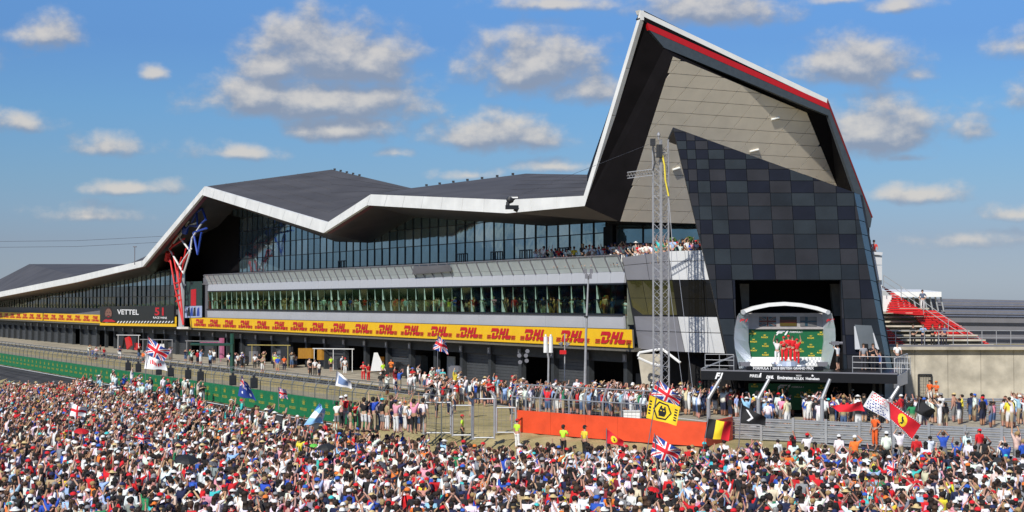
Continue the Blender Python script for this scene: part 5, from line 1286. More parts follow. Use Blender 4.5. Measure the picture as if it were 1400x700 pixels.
# orange foam wall
og = [ground(707, 590), ground(800, 598), ground(890, 605), ground(965, 610), ground(1001, 601)]
OWL = thing('orange_wall', 'long bright orange padded wall standing on the dry grass', 'wall', tuple(og[0]))
for i, (a, b) in enumerate(zip(og[:-1], og[1:])):
    n = max(1, round((b-a).length/2.4))
    for k in range(n):
        p = a.lerp(b, k/n); r = a.lerp(b, (k+1)/n); d = (r-p).normalized()*.006; q = MB(); q.prism([p+d, r-d, r-d+ZZ*1.30, p+d+ZZ*1.30], (0, .35, 0)); q.build('wall_panel', m_orange, OWL)
m_wire = mat('fence_wire', (.30, .31, .32), .5, metal=.5)
def fence(base, h, label, spacing, bend, name='debris_fence', r=.05, wires=True, rails=(.98,), m=m_steel, wsp=.35, hsp=.5, group=None, cols=None):
    T = thing(name, label, 'fence', tuple(base[0]), group); wb = MB()
    for a, b in zip(base[:-1], base[1:]):
        L_ = (b-a).length; n = max(1, round(L_/spacing)); d = (b-a).normalized(); out = V((d.y, -d.x, 0));
        if out.dot(-a) < 0: out = -out
        for k in range(n+1):
            if k == n and b is not base[-1]: continue
            p = a.lerp(b, k/n); q = MB(); q.path([p, p+ZZ*h*.72, p+ZZ*h+out*bend], r, 5); q.build('post', m, T)
        for f in rails:
            q = MB(); o = out*(bend*max(0, (f-.72)/.28)); q.tube(a+ZZ*h*f+o, b+ZZ*h*f+o, r*.8, n=5); q.build('rail', m, T)
        if wires:
            k = 0.
            while k < L_: p = a+d*k; wb.path([p+ZZ*.05, p+ZZ*h*.72, p+ZZ*h+out*bend], .009, 3); k += wsp
            z = .3
            while z < h*.72: wb.tube(a+ZZ*z, b+ZZ*z, .009, n=3); z += hsp
    if wires: o = wb.build('wire_mesh', m_wire, T); o['kind'] = 'stuff'
    return T
fence([V((p.x, p.y+1.6, 0)) for p in (ground(700, 588), ground(800, 597), ground(906, 605))], 2.75, 'steel debris fence with bent tops behind the orange wall', 1.35, -.35, rails=(.35, .72, .99), wsp=.3)
fence([W(t, 28.1, 0) for t in (-24, 20, 60, 100, 150, 260)], 2.75, 'long debris fence with curved top along the green advertising boards', 2.2, -.5, rails=(.72, .86, .99), r=.035, m=mat('weathered_post', (.16, .17, .16), .6, metal=.3), wsp=.7)
# second fence further back along the pit exit
fence([W(t, 16.6, 0) for t in (16, 60, 100, 200)], 1.25, 'low grey fence along the pit exit grass', 3.0, 0, name='low_fence', rails=(.55, .98), r=.03, wires=False)
# green boards
GBR = thing('advertising_barrier', 'green advertising boards with yellow crowns along the track edge', 'barrier', tuple(W(0, 29, 0)))
gm = MB(); gm.prism([U*.02+ZZ*.02, U*4.18+ZZ*.02, U*4.18+ZZ*1.4, U*.02+ZZ*1.4], NN*-.12); gme = gm.mesh('board', m_gbar)
pm_ = MB(); 
for k in range(5): a = (k-2)*.5; pm_.poly([V((0, 0, 0))+U*(-math.sin(a)*.10-.05)+ZZ*.95, U*(-math.sin(a)*.10+.05)+ZZ*.95, U*(-math.sin(a)*.55)+ZZ*(.95+.32*math.cos(a))])
pm_.poly([U*-.24+ZZ*.86, U*.24+ZZ*.86, U*.24+ZZ*.92, U*-.24+ZZ*.92]); cme = pm_.mesh('crown_print', mat('dull_yellow_print', (.42, .38, .05), .6)); pm_ = MB(); add_text(pm_, 'ROLEX', ZZ*.52+NN*.0, -U, ZZ, .26, bold=.02, wide=1.5); pme = pm_.mesh('board_print', mat('dull_yellow_print', (.42, .38, .05), .6))
t = -16.
while t < 190:
    b = copyto('board', gme, GBR, W(t, 29, 0)); 
    for dt in (1.05, 3.15):
        for nm_, me_ in (('board_print', pme), ('crown_print', cme)):
            o = bpy.data.objects.new(nm_, me_); COL.objects.link(o); o.parent = b; o.matrix_parent_inverse = Matrix.Identity(4); o.location = U*dt+NN*.012
    t += 4.2
# small speakers on the pit side of the boards
spm = MB(); spm.box((0, 0, 0), .5, .45, .75); spm.box((0, -.24, .1), .36, .04, .5); spm.prism([V((-.1, 0, .75)), V((.1, 0, .75)), V((.1, 0, .95)), V((-.1, 0, .95))], (0, .06, 0)); spe = spm.mesh('loudspeaker', m_dark)
for i, (px, y) in enumerate(((176, 497), (190, 501), (218, 508), (234, 511), (258, 516), (275, 520), (319, 529), (348, 535))):
    p = fp(px, y, 28.6); o = bpy.data.objects.new('loudspeaker', spe); COL.objects.link(o); o.location = (p.x, p.y, 1.42); o.rotation_euler = (0, 0, .3); tag(o, f'black box loudspeaker on top of the green boards, {sides[i]} from left', 'loudspeaker', 'black loudspeakers on the green boards')
# steel gates in the middle
def gate(x0, x1, yb, yt, label, tall=False):
    a, b = ground(x0, yb), ground(x1, yb); T = thing('gate', label, 'gate', tuple(a), 'steel gates on the dry grass'); sc = F/a.y; h = (yb-yt)/sc
    for p in (a, b): q = MB(); q.tube(p, p+ZZ*h, .06, n=6); q.build('post', m_steel, T)
    for f in (.04, 1.): q = MB(); q.tube(a+ZZ*h*f, b+ZZ*h*f, .045, n=5); q.build('rail', m_steel, T)
    q = MB(); n = int((b-a).length/.28)
    for k in range(1, n): p = a.lerp(b, k/n); q.tube(p+ZZ*.1, p+ZZ*h, .008, n=3)
    for k in range(1, 6): q.tube(a+ZZ*h*k/6, b+ZZ*h*k/6, .007, n=3)
    o = q.build('wire_mesh', m_wire, T); o['kind'] = 'stuff'; return T
gate(580, 616.5, 593, 550, 'steel mesh gate leaf left of the others, reaching the raised row'); gate(619, 645, 596, 554, 'steel mesh gate leaf behind the marshal with red cap'); gate(647, 676, 600, 545, 'wider steel mesh gate leaf second from the orange wall'); gate(679, 705, 592, 557, 'steel mesh gate leaf touching the end of the orange wall')
for px, yb, yt in ((580, 592, 545), (646.5, 600, 541), (677.5, 591, 534)):
    p = ground(px, yb); h = (yb-yt)/(F/p.y); q = MB(); q.tube(p, p+ZZ*h*.85, .08, n=8); q.tube(p+ZZ*h*.85, p+ZZ*h+V((-.35, 0, 0)), .08, n=8); q.box(p, .3, .3, .04)
    obj1(q, 'fence_post', m_steel, {580: 'bent steel post left of the gates', 646.5: 'tall steel post between the middle gates', 677.5: 'tall steel post nearest the orange wall end'}[px], 'post', 'bent steel posts at the gates')
# armco barrier, right
def armco(a, b, label, rails, h, post_sp, group=None):
    T = thing('armco_barrier', label, 'barrier', tuple(a), group); L_ = (b-a).length; d = (b-a).normalized(); out = V((d.y, -d.x, 0)); 
    if out.dot(-a) < 0: out = -out
    rh = h/rails
    for k in range(rails):
        z = k*rh+.05; q = MB(); pr = [(0, 0), (.05, rh*.12), (.05, rh*.28), (.0, rh*.4), (.0, rh*.5), (.05, rh*.62), (.05, rh*.76), (0, rh*.86)]
        for (o0, z0), (o1, z1) in zip(pr[:-1], pr[1:]): q.poly([a+out*o0+ZZ*(z+z0), b+out*o0+ZZ*(z+z0), b+out*o1+ZZ*(z+z1), a+out*o1+ZZ*(z+z1)])
        q.build('rail', m_steel, T)
    n = int(L_/post_sp)
    for k in range(n+1): p = a+d*(L_*k/n); q = MB(); q.box(p+out*.08, .14, .06, h+.12, (d, out)); q.build('post', m_lead if False else m_steel, T)
    return T
a1 = ground(998, 600); b1 = ground(1420, 621); armco(a1, b1, 'galvanised five-rail barrier in front of the podium crowd', 5, 1.25, 1.75)
a2 = ground(1150, 577); a2.z = .0; armco(V((a2.x, a2.y+2, 0)), V((a2.x+16, a2.y+1.2, 0)), 'rear galvanised barrier below the concrete wall', 6, 1.45, 2.2)
for px, x2 in ((968, 984), (1036, 1051), (1123, 1134), (1217, 1228)):
    p = at(px, 590, 91); p.z = 0; zt_ = CH-(545-HZ)*91/F; q = MB(); tt = at(x2, 518 if px < 1200 else 528, 91.0); q.tube(p, V((p.x, p.y, zt_)), .11, n=8); q.tube(V((p.x, p.y, zt_)), tt, .11, .09, 8); q.ball((p.x, p.y, zt_), .12, .12, .12, 6, 4)
    obj1(q, 'fence_post', m_steel, {968: 'leaning steel post left of the podium stage', 1036: 'leaning steel post before the left of the green backdrop', 1123: 'leaning steel post before the right of the green backdrop', 1217: 'leaning steel post beside the red flag'}[px], 'post', 'leaning steel posts before the podium')
q = MB(); q.box(ground(868, 588)+V((0, 2.5, 0)), 1.1, .6, 1.0); q.box(ground(868, 588)+V((0, 2.45, 1.0)), 1.15, .65, .05); obj1(q, 'equipment_box', m_wpaint, 'white equipment box behind the debris fence', 'box')
g_ = ground(780, 590)+V((0, 2.6, 0)); q = MB(); q.add([g_+V((-.45, 0, 0)), g_+V((.45, 0, 0)), g_+V((.3, .5, 0)), g_+V((0, .2, 1.1))], [(0, 1, 3), (1, 2, 3), (2, 0, 3)]); obj1(q, 'tarpaulin', mat('blue_sheet', (.08, .3, .6), .5), 'small blue tarpaulin tent behind the debris fence', 'tarpaulin')
# ------------------------------------------------------------------ concrete wall and terrace with red stairs, right
CT = thing('concrete_terrace', 'concrete wall carrying stepped bleachers with red painted stairs', 'grandstand', tuple(at(1300, 548, 127)))
YC = 127.; zw = 4.3
q = MB(); xa, xb = at(1205, 500, YC).x, at(1520, 500, YC).x
npan = 7
for i in range(npan):
    x0 = xa+(xb-xa)*i/npan; x1 = xa+(xb-xa)*(i+1)/npan; q = MB(); q.prism([V((x0+.015, YC, 0)), V((x1-.015, YC, 0)), V((x1-.015, YC, zw)), V((x0+.015, YC, zw))], (0, .4, 0)); q.build('wall_panel', m_conc, CT)
q = MB(); q.prism([V((xa, YC-.06, zw)), V((xb, YC-.06, zw)), V((xb, YC-.06, zw+.12)), V((xa, YC-.06, zw+.12))], (0, .5, 0)); q.build('coping', m_lead, CT)
for i in range(9):
    q = MB(); z0 = zw+i*.36; y0 = YC+1.6+i*1.1; xl = at(1196, 450, y0).x; xr = at(1270+(8-i)*11, 450, y0).x; q.box(V(((xl+xr)/2, y0+.55, z0)), xr-xl, 1.1, .13); q.box(V(((xl+xr)/2, y0+1.05, z0-.4)), xr-xl, .1, .4); q.build('bleacher_step', m_conc, CT)
q = MB(); q.box(V((24+8, YC+1, zw-.25)), 30, 3, .24); q.build('walkway', m_conc, CT)
q = MB(); q.prism([V((xa, YC+8, 0)), V((xb, YC+8, 0)), V((xb, YC+8, 4.2)), V((xa, YC+8, 4.2))], (0, .3, 0)); q.build('rear_wall', m_dark, CT)
def red_steps(poly, ya, yb, label=None):
    # red flights: short treads following the slope inside the outline
    ys = [p[1] for p in poly]; y0, y1 = min(ys), max(ys); n = int((y1-y0)/3.1)+1
    cen = (sum(p[0] for p in poly)/len(poly), sum(p[1] for p in poly)/len(poly)); po = sorted(poly, key=lambda p: math.atan2(p[1]-cen[1], p[0]-cen[0]))
    for k in range(n):
        a, b = y0+(y1-y0)*k/n, y0+(y1-y0)*(k+1)/n
        c = clip(clip(po, 0, 1, b-.45), 0, -1, -(a+.35))
        if len(c) < 3 or area(c) < 1: continue
        Y = yb+(ya-yb)*(k+.5)/n; q = MB(); q.prism([at(x, y, Y) for x, y in c], (0, .6, 0)); q.build('red_step', m_rpaint, CT)
red_steps([(1207, 391), (1262, 425), (1262, 431), (1213, 428), (1219, 404)], 132, 136)
red_steps([(1250, 424), (1279, 424), (1352, 470), (1352, 474), (1300, 474), (1263, 446), (1250, 431)], 130.5, 134)
red_steps([(1211, 446), (1241, 474), (1214, 474)], 129, 131)
q = MB(); q.prism([at(1207, 404, 134), at(1219, 404, 134), at(1217, 426, 134), at(1207, 426, 134)], (0, .5, 0)); q.build('white_panel', m_wpaint, CT)
q = MB()
pts = [at(1208, 376, 133), at(1232, 392, 133), at(1262, 412, 132.5), at(1296, 436, 132), at(1350, 470, 131)]
for a, b in zip(pts[:-1], pts[1:]): q.tube(a, b, .035, n=4); q.tube(a-ZZ*.5, b-ZZ*.5, .03, n=4)
for a in pts: q.tube(a, a-ZZ*1.1, .035, n=4)
q.build('stair_rail', m_steel, CT)
q = MB(); n = 16
for k in range(n+1): x = xa+(xb-xa)*k/n; q.tube(V((x, YC+.2, zw+.1)), V((x, YC+.2, zw+1.25)), .035, n=4)
q.tube(V((xa, YC+.2, zw+1.25)), V((xb, YC+.2, zw+1.25)), .035, n=4); q.tube(V((xa, YC+.2, zw+.7)), V((xb, YC+.2, zw+.7)), .025, n=4); q.build('wall_railing', m_steel, CT)
q = MB(); x0, x1 = at(1254, 540, YC).x, at(1272, 540, YC).x
for x in (x0, x1): q.box(V((x, YC-.15, 0)), .1, .1, 2.1)
q.box(V(((x0+x1)/2, YC-.15, 2.05)), x1-x0, .1, .1)
for k in range(1, 8): x = x0+(x1-x0)*k/8; q.tube(V((x, YC-.14, .1)), V((x, YC-.14, 2.05)), .012, n=3)
for k in range(1, 9): q.tube(V((x0, YC-.14, .24*k)), V((x1, YC-.14, .24*k)), .012, n=3)
q.build('mesh_gate', m_dark, CT)
q = MB(); q.tube(at(1235, 560, 125), at(1235, 520, 125), .1, n=6); q.build('downpipe', m_dark, CT)
for i, (px, ps, sh, lw, l) in enumerate(((1248, 'hip', (.02, .02, .02), (.015, .015, .02), 'person in black leaning on the wall railing, leftmost of five'), (1261.5, 'clap', (.25, .38, .6), (.02, .02, .05), 'person in light blue shirt at the wall railing'), (1274.5, 'clap', (.03, .03, .035), (.02, .02, .02), 'person in dark suit at the wall railing'),
     (1284, 'arms_down', (.2, .02, .03), (.02, .02, .05), 'person in dark red top at the wall railing'), (1291, 'arms_down', (.1, .1, .2), (.02, .02, .03), 'person in navy top at the wall railing, rightmost of five'))):
    person((at(px, 470, 127.9).x, 127.9, zw), math.pi, ps, sh, lw, 'hair', None, (.03, .02, .01), C_SKIN[i % 4], l, 'people at the wall railing', True, None, .98)
person(at(1261, 424, 134.5), math.pi, 'hip', (.1, .13, .2), (.7, .7, .68), 'hair', None, (.03, .02, .01), C_SKIN[1], 'person in navy top and white trousers standing high on the red stairs', None, True, None, .95)
# far stand with white roof
FS = thing('far_grandstand', 'distant grandstand with flat white roof behind the red stairs', 'grandstand', tuple(at(1260, 430, 260)))
q = MB(); q.prism([at(1222, 399, 255), at(1287, 399, 255), at(1287, 406, 255), at(1222, 406, 255)], (0, 14, .5)); q.build('roof', m_wpaint, FS)
q = MB(); q.prism([at(1222, 407, 262), at(1420, 411, 262), at(1420, 470, 262), at(1222, 470, 262)], (0, 6, 0)); q.build('seating_bank', m_lead, FS)
for k in range(9): q = MB(); x = 1226+k*7.5; q.tube(at(x, 406, 256), at(x+4, 425, 256), .15, n=5); q.build('roof_strut', m_steel, FS)
for j in range(6): q = MB(); q.prism([at(1222, 410+j*4, 260.5-j), at(1420, 412+j*4, 260.5-j), at(1420, 413.4+j*4, 260.5-j), at(1222, 411.4+j*4, 260.5-j)], (0, .5, 0)); q.build('seat_row', mat('seat_blue_grey', (.12, .14, .2), .7), FS)
# ------------------------------------------------------------------ truss mast with jib
YM = 112.5
TM = thing('truss_mast', 'twin aluminium lattice mast rising in front of the white corner panels', 'mast', tuple(at(904, 560, YM)))
ztop = CH+(HZ-190)*YM/F; br = MB()
for x0, x1 in ((893.6, 903.6), (905, 914.6)):
    xa_, xb_ = at(x0, 500, YM).x, at(x1, 500, YM).x; w = xb_-xa_
    cs = [(xa_, YM), (xb_, YM), (xb_, YM+w), (xa_, YM+w)]
    for c in cs: q = MB(); q.tube(V((*c, 0)), V((*c, ztop)), .042, n=5); q.build('chord', m_alu, TM)
    z = .3; k = 0
    while z < ztop-.5:
        for s in range(4):
            a, b = cs[s], cs[(s+1) % 4]
            if k % 2: a, b = b, a
            br.tube(V((*a, z)), V((*b, z+.5)), .022, n=3)
            if k % 3 == 0: br.tube(V((*cs[s], z)), V((*cs[(s+1) % 4], z)), .022, n=3)
        z += .5; k += 1
o = br.build('bracing', m_alu, TM); o['kind'] = 'stuff'
q = MB(); ja, jb = at(894, 239, YM), at(858, 243.5, YM)
for dz, dy in ((0, 0), (.42, 0), (.2, .4)): q.tube(ja+V((0, dy, dz)), jb+V((0, dy, dz)), .035, n=4)
for k in range(9): p = ja.lerp(jb, k/9); r = ja.lerp(jb, (k+1)/9); q.tube(p, r+ZZ*.42, .022, n=3); q.tube(p+ZZ*.42, r+V((0, .4, .2)), .022, n=3)
o = q.build('jib', m_alu, TM); o['kind'] = 'stuff'
q = MB(); q.box(at(893, 199, YM), .35, .3, .5); q.build('pulley_block', m_dark, TM); q = MB(); q.box(at(902, 215, YM-.2), .4, .4, .9); q.build('winch_box', m_dark, TM)
q = MB(); q.tube(at(901, 190, YM), at(901, 180, YM), .05, n=5); q.ball(at(901, 184, YM), .12, .12, .2, 6, 4); q.build('mast_head', m_alu, TM)
m_strap = mat('yellow_strap', (.75, .60, .05), .6)
q = MB(); q.path([at(906, 212, YM-.3), at(909, 226, YM-.3), at(910, 246, YM-.3), at(914.5, 268, YM-.3)], .07, 5); q.build('strap', m_strap, TM)
q = MB(); q.path([at(893, 200, YM-.1), at(896, 222, YM-.1), at(893, 232, YM-.1)], .06, 4); q.build('strap_tail', m_dark, TM)
q = MB(); q.path([at(914, 262, YM-.2), at(919, 330, YM-.3), at(917, 380, YM-.3)], .03, 4); q.build('rope', m_alu, TM)
for (xa_, ya_, xb_, yb_) in ((914, 380, 935, 548), (924, 340, 948, 545)):
    q = MB(); q.tube(at(xa_, ya_, YM), at(xb_, yb_, YM-4), .018, n=3); q.build('guy_cable', m_alu, TM)
# ------------------------------------------------------------------ light mast and lamp poles
LM = thing('floodlight_mast', 'slim pale floodlight mast in front of the yellow banner', 'light mast', tuple(ground(799, 556)))
Yl = ground(799, 556).y; q = MB(); q.tube(at(799, 556, Yl), at(801, 460, Yl), .12, .09, 8); q.tube(at(801, 460, Yl), at(804.5, 378, Yl), .09, .06, 8); q.build('pole', m_alu, LM)
q = MB(); q.box(at(801.3, 434, Yl), .3, .3, .12); q.build('collar', m_dark, LM)
for x, y in ((800.5, 374), (808.5, 374), (802, 381), (807, 381)): q = MB(); q.box(at(x, y, Yl), .22, .28, .34); q.tube(at(x, y-2, Yl), at(804.5, 378, Yl), .03, n=4); q.build('floodlight', m_lead, LM)
TL = thing('twin_speaker_pole', 'pole carrying two tall white column speakers', 'pole', tuple(ground(749, 555))); Yt = ground(749, 555).y
q = MB(); q.path([at(749, 555, Yt), at(750, 490, Yt), at(748.5, 482, Yt)], .08, 6); q.build('pole', m_alu, TL)
for x in (746, 753): q = MB(); q.tube(at(x, 482, Yt), at(x, 460, Yt), .17, .15, 8); q.tube(at(x, 459.5, Yt), at(x, 457, Yt), .08, .06, 6); q.build('column_speaker', m_wpaint, TL)
SP = thing('loudspeaker_pole', 'thin grey pole with horn loudspeakers and red box', 'pole', tuple(ground(772, 552))); Ys = ground(772, 552).y
q = MB(); q.tube(at(772, 552, Ys), at(772, 456, Ys), .05, n=6); q.build('pole', m_alu, SP)
for x in (766, 777): q = MB(); q.tube(at(x, 472, Ys), at(x+(1 if x < 772 else -1)*3, 468, Ys), .22, .07, 8); q.build('horn', m_lead, SP)
q = MB(); q.box(at(769.5, 484, Ys-.1), .5, .3, .3); q.build('red_box', m_rpaint, SP)
AP = thing('antenna_stand', 'black stand with round antennas before the garages', 'antenna', tuple(ground(715, 545))); Ya = ground(715, 545).y
q = MB(); q.tube(at(714, 545, Ya), at(714, 482, Ya), .05, n=5); q.build('pole', m_dark, AP)
for x, y in ((710, 486), (719, 486), (720, 493), (711, 495), (721, 480)): q = MB(); q.tube(at(x, y, Ya), at(x, y, Ya-.3), .13, .17, 10); q.build('dish', m_lead, AP)
# ------------------------------------------------------------------ pit gantries
def gantry(label, x0, x1, yt, yb, m, posts, extra=None, r=.06):
    g0 = ground((x0+x1)/2, yb); T = thing('pit_gantry', label, 'gantry', tuple(g0), 'equipment gantries in the pit lane')
    f = lambda px, py: rp(px, py, g0, NN)
    q = MB(); q.tube(f(x0, yt), f(x1, yt+(x1-x0)*.012), r, n=5); q.build('beam', m, T)
    for x in posts: a = f(x, yt); q = MB(); q.tube(a, V((a.x, a.y, 0)), r*.8, n=5); q.build('post', m, T)
    if extra:
        for (pts, mm_) in extra: q = MB(); q.prism([f(*p) for p in pts], NN*-.3); q.build('panel', mm_, T)
    return T
m_dgreen = mat('dark_green_paint', (.008, .06, .04), .5); m_pink = mat('pink_paint', (.42, .12, .22), .5)
gantry('dark green gantry with a tall post in the pit lane', 262, 318, 470.5, 506, m_dgreen, (318,), r=.17)
q = MB(); a = ground(318, 507); q.tube(a, a+ZZ*(507-456)/(F/a.y), .28, .24, 8); obj1(q, 'green_post', m_dgreen, 'thick dark green post rising from the pit lane fence', 'post')
gantry('white gantry with hanging black and red screens at the left', 160, 192, 458, 484, m_wpaint, (162, 190), [([(163, 460), (170, 460), (167, 476), (160, 474)], m_dark), ([(171, 462), (176, 460), (180, 472), (174, 478)], m_rpaint), ([(180, 460), (187, 460), (186, 476), (182, 474)], m_dark), ([(184, 468), (190, 470), (189, 479), (184, 478)], m_rpaint)])
gantry('pale grey gantry beam behind the large union flag', 192, 236, 464, 490, m_alu, (196, 222, 236), [([(219, 470), (222, 470), (223, 482), (220, 482)], m_wpaint)])
gantry('long pale gantry beam before the garages', 254, 300, 466, 494, m_alu, (256, 300), [([(256, 470), (258, 470), (258, 486), (256, 486)], m_dark)])
gantry('pink gantry with a tall pink post', 274, 303, 468, 493, m_pink, (302.5,), [([(300, 462), (304, 462), (304, 490), (300, 490)], m_pink)])
gantry('yellow edged black canopy over the pit equipment', 339, 397, 471.5, 500, mat('canopy_dull_yellow', (.42, .34, .10), .6), (345, 394), [([(384, 474), (398, 474), (398, 498), (384, 498)], m_dark), ([(341, 480), (350, 480), (350, 495), (341, 495)], m_lead)])
gantry('white gantry beam over orange garage screens', 428, 484, 476.5, 506, m_wpaint, (430, 456, 482), [([(408, 476), (426, 476), (426, 490), (408, 490)], mat('amber_board', (.42, .20, .02), .6)), ([(434, 477), (440, 477), (440, 492), (434, 492)], mat('amber_board', (.42, .20, .02), .6))])
g0 = ground(516, 512); f_ = lambda px, py: rp(px, py, g0, NN); q = MB(); q.prism([f_(511.5, 482), f_(513.5, 482), f_(525, 507), f_(507, 507)], NN*-.25); obj1(q, 'white_sail_board', m_wpaint, 'narrow white triangular board standing by the garages', 'board')
def cart(px, py, w, h, label, m):
    g = ground(px, py); T = thing('equipment_cart', label, 'cart', tuple(g), 'equipment carts in the pit lane'); q = MB(); q.box(g+ZZ*.25, w, .8, h, (U, NN)); q.box(g+ZZ*(.25+h), w*.8, .6, .12, (U, NN)); q.build('cabinet', m, T)
    for a in (-1, 1):
        for b in (-1, 1): q = MB(); c = g+U*a*w*.38+NN*b*.3+ZZ*.14; q.tube(c-NN*.05, c+NN*.05, .14, n=8); q.build('wheel', m_dark, T)
for i, (px, py, w, h, l, m) in enumerate(((333, 500, 2, .9, 'dark equipment cart by the green post', m_dark), (388, 500, 2.4, 1.5, 'tall grey equipment cart under the yellow canopy', m_lead), (470, 506, 2, 1., 'low dark cart right of the white gantry', m_dark), (541, 514, 2., 1.1, 'black cart beside the neon yellow marshal', m_dark), (556, 517, 1.8, .9, 'low black cart with tyres by the garages', m_dark), (575, 512, 2, 1.7, 'pale grey cabinet at a garage door', m_pale), (625, 522, 2.2, 1.2, 'grey equipment cabinet before the shutters', m_lead), (205, 486, 2, .8, 'low dark cart behind the large union flag', m_dark))):
    cart(px, py, w, h, l, m)
# ------------------------------------------------------------------ flags
def fl(kind, Y, pts, label, pole=None, **k):
    quad = [at(x, y, Y) for x, y in pts]
    po = None
    if pole: po = [at(*pole[1], Y), at(*pole[0], Y)]
    return flag(kind, quad, label, po, **k)
GF = 'flags waved over the crowd'
fl('uk', 100, [(203, 461), (233, 480), (223, 495), (200, 482)], 'large union flag high at the left above a white flag', ((203, 459), (198, 548)), group=GF)
fl('whitered', 100, [(200, 482), (225, 495), (229, 506), (198, 504)], 'white flag with red print below the large union flag', group=GF, wave=.18)
fl('whiteblue', 93, [(461, 507), (480, 522), (481, 531), (459, 527)], 'white flag with blue centre over the raised row', ((461, 506), (456, 552)), group=GF, mats=FM2)
fl('argentina', 78, [(437, 551), (445, 560), (441, 577), (416, 581)], 'light blue and white striped flag drooping in the crowd', ((437, 550), (444, 585)), group=GF, wave=.2)
fl('australia', 86, [(330, 513), (338, 524), (351, 547), (326, 541)], 'navy flag with white stars hanging before the green boards', ((330, 512), (336, 565)), group=GF, wave=.2)
fl('uk', 86, [(381, 529), (391, 533), (394, 545), (383, 544)], 'small dark union flag at the upper crowd edge', ((381, 528), (382, 560)), group=GF)
fl('uk', 88, [(599, 459), (609, 466), (613, 484), (592, 477)], 'small union flag flying just under the yellow banner', ((599, 458), (596, 606)), group=GF, wave=.15)
fl('uk', 70, [(900, 518), (931, 544), (927, 557), (890, 539)], 'union flag with red lettering above the golden flag', ((901, 516), (880, 640)), group=GF)
fl('goldblack', 70, [(888, 540), (929, 556), (924, 581), (883, 571)], 'golden yellow flag with black hexagon emblem', group=GF, wave=.07, nu=64, nv=40, nw=1.4)
fl('uk', 62, [(894, 593), (932, 616), (922, 633), (889, 622)], 'large union flag low before the orange wall', ((894, 592), (900, 660)), group=GF)
fl('redhorse2', 66, [(829, 586), (853, 603), (851, 609), (828, 605)], 'small red pennant with yellow shield before the orange wall', ((829, 585), (829, 628)), group=GF, wave=.05)
fl('belgium', 70, [(968, 572), (1000, 577), (996, 602), (962, 598)], 'black, yellow and red vertical striped flag', ((968, 570), (958, 630)), group=GF)
fl('blackbolt', 78, [(1013, 552), (1047, 571), (1046, 581), (1011, 578)], 'black flag with a white bolt over the armco', ((1013, 551), (1009, 612)), group=GF)
fl('whitetext', 78, [(1192, 534), (1216, 550), (1216, 575), (1179, 555)], 'white banner flag with red and blue handwriting', ((1216, 549), (1218, 612)), group=GF, wave=.07, nu=70, nv=44)
fl('redhorse', 72, [(1215, 548), (1259, 580), (1245, 600), (1215, 572)], 'big red flag with yellow shield and checkered edge', ((1214, 543), (1219, 625)), group=GF, wave=.07, nu=64, nv=40)
fl('black', 88, [(1256, 544), (1279, 563), (1268, 573), (1249, 562)], 'plain black flag before the rear barrier', ((1256, 543), (1250, 592)), group=GF, wave=.2)
fl('red', 94, [(1136, 555), (1178, 549), (1182, 561), (1146, 563)], 'plain red flag stretched low before the podium stage', group=GF, wave=.2)
fl('england', 72, [(97, 551), (119, 557), (117, 569), (97, 568)], 'white flag with red cross at the left of the crowd', ((97, 550), (95, 600)), group=GF)
fl('uk', 60, [(188, 592), (206, 594), (205, 605), (191, 606)], 'small union flag held low in the left crowd', group=GF)
fl('uk', 56, [(1212, 628), (1226, 634), (1224, 652), (1211, 648)], 'small union flag held low in the right crowd', group=GF)
# ------------------------------------------------------------------ umbrellas
def umbrella(px, py, w, m, label, tilt=(0, 0)):
    zt_ = .85; Y = F*(CH-zt_)/(py-HZ); c = at(px, py, Y); r = w/2*Y/F; T = thing('umbrella', label, 'umbrella', tuple(c), 'open umbrellas in the crowd')
    T.location = c; R_ = Matrix.Rotation(tilt[0], 3, 'X') @ Matrix.Rotation(tilt[1], 3, 'Y'); vs = [R_ @ V((0, 0, r*.42))]; fs = []; n = 16
    for j in range(1, 5):
        for i in range(n):
            a = 2*math.pi*i/n; k = j/4; rr_ = r*k*(1 if i % 2 == 0 else 1-.05*k); vs.append(R_ @ V((rr_*math.cos(a), rr_*math.sin(a), r*.42*(1-k**2)-(.0 if i % 2 == 0 else -.03*k))))
    for i in range(n): fs.append((0, 1+i, 1+(i+1) % n))
    for j in range(3):
        for i in range(n): fs.append((1+j*n+i, 1+(j+1)*n+i, 1+(j+1)*n+(i+1) % n, 1+j*n+(i+1) % n))
    q = MB(); q.add([v+c for v in vs], fs); q.build('canopy', m, T)
    q = MB(); q.tube(c+R_ @ V((0, 0, r*.5)), c+R_ @ V((0, 0, -.75)), .014, n=5); q.build('shaft', m_dark, T)
m_umb = mat('black_umbrella_cloth', (.018, .019, .02), .6)
umbrella(257, 629, 34, m_umb, 'large black umbrella in the left crowd', (.25, .1)); umbrella(446, 612, 27, m_umb, 'black umbrella in the middle of the crowd', (.2, -.1))
umbrella(430, 609, 12, mat('green_umbrella_cloth', (.12, .5, .06), .6), 'small bright green umbrella beside a black one', (.3, 0)); umbrella(524, 636, 18, mat('grey_umbrella_cloth', (.10, .10, .11), .6), 'dark grey umbrella tilted sideways', (.2, .8))
umbrella(893, 669, 17, m_rpaint, 'small red umbrella in the right crowd', (.3, .2)); umbrella(113, 590, 22, mat('red_umbrella_cloth', (.5, .012, .015), .6), 'wide red umbrella at the left edge of the crowd', (.2, .1)); umbrella(293, 634, 14, mat('grey_umbrella_cloth', (.10, .10, .11), .6), 'grey umbrella right of the large black one', (.3, .2))
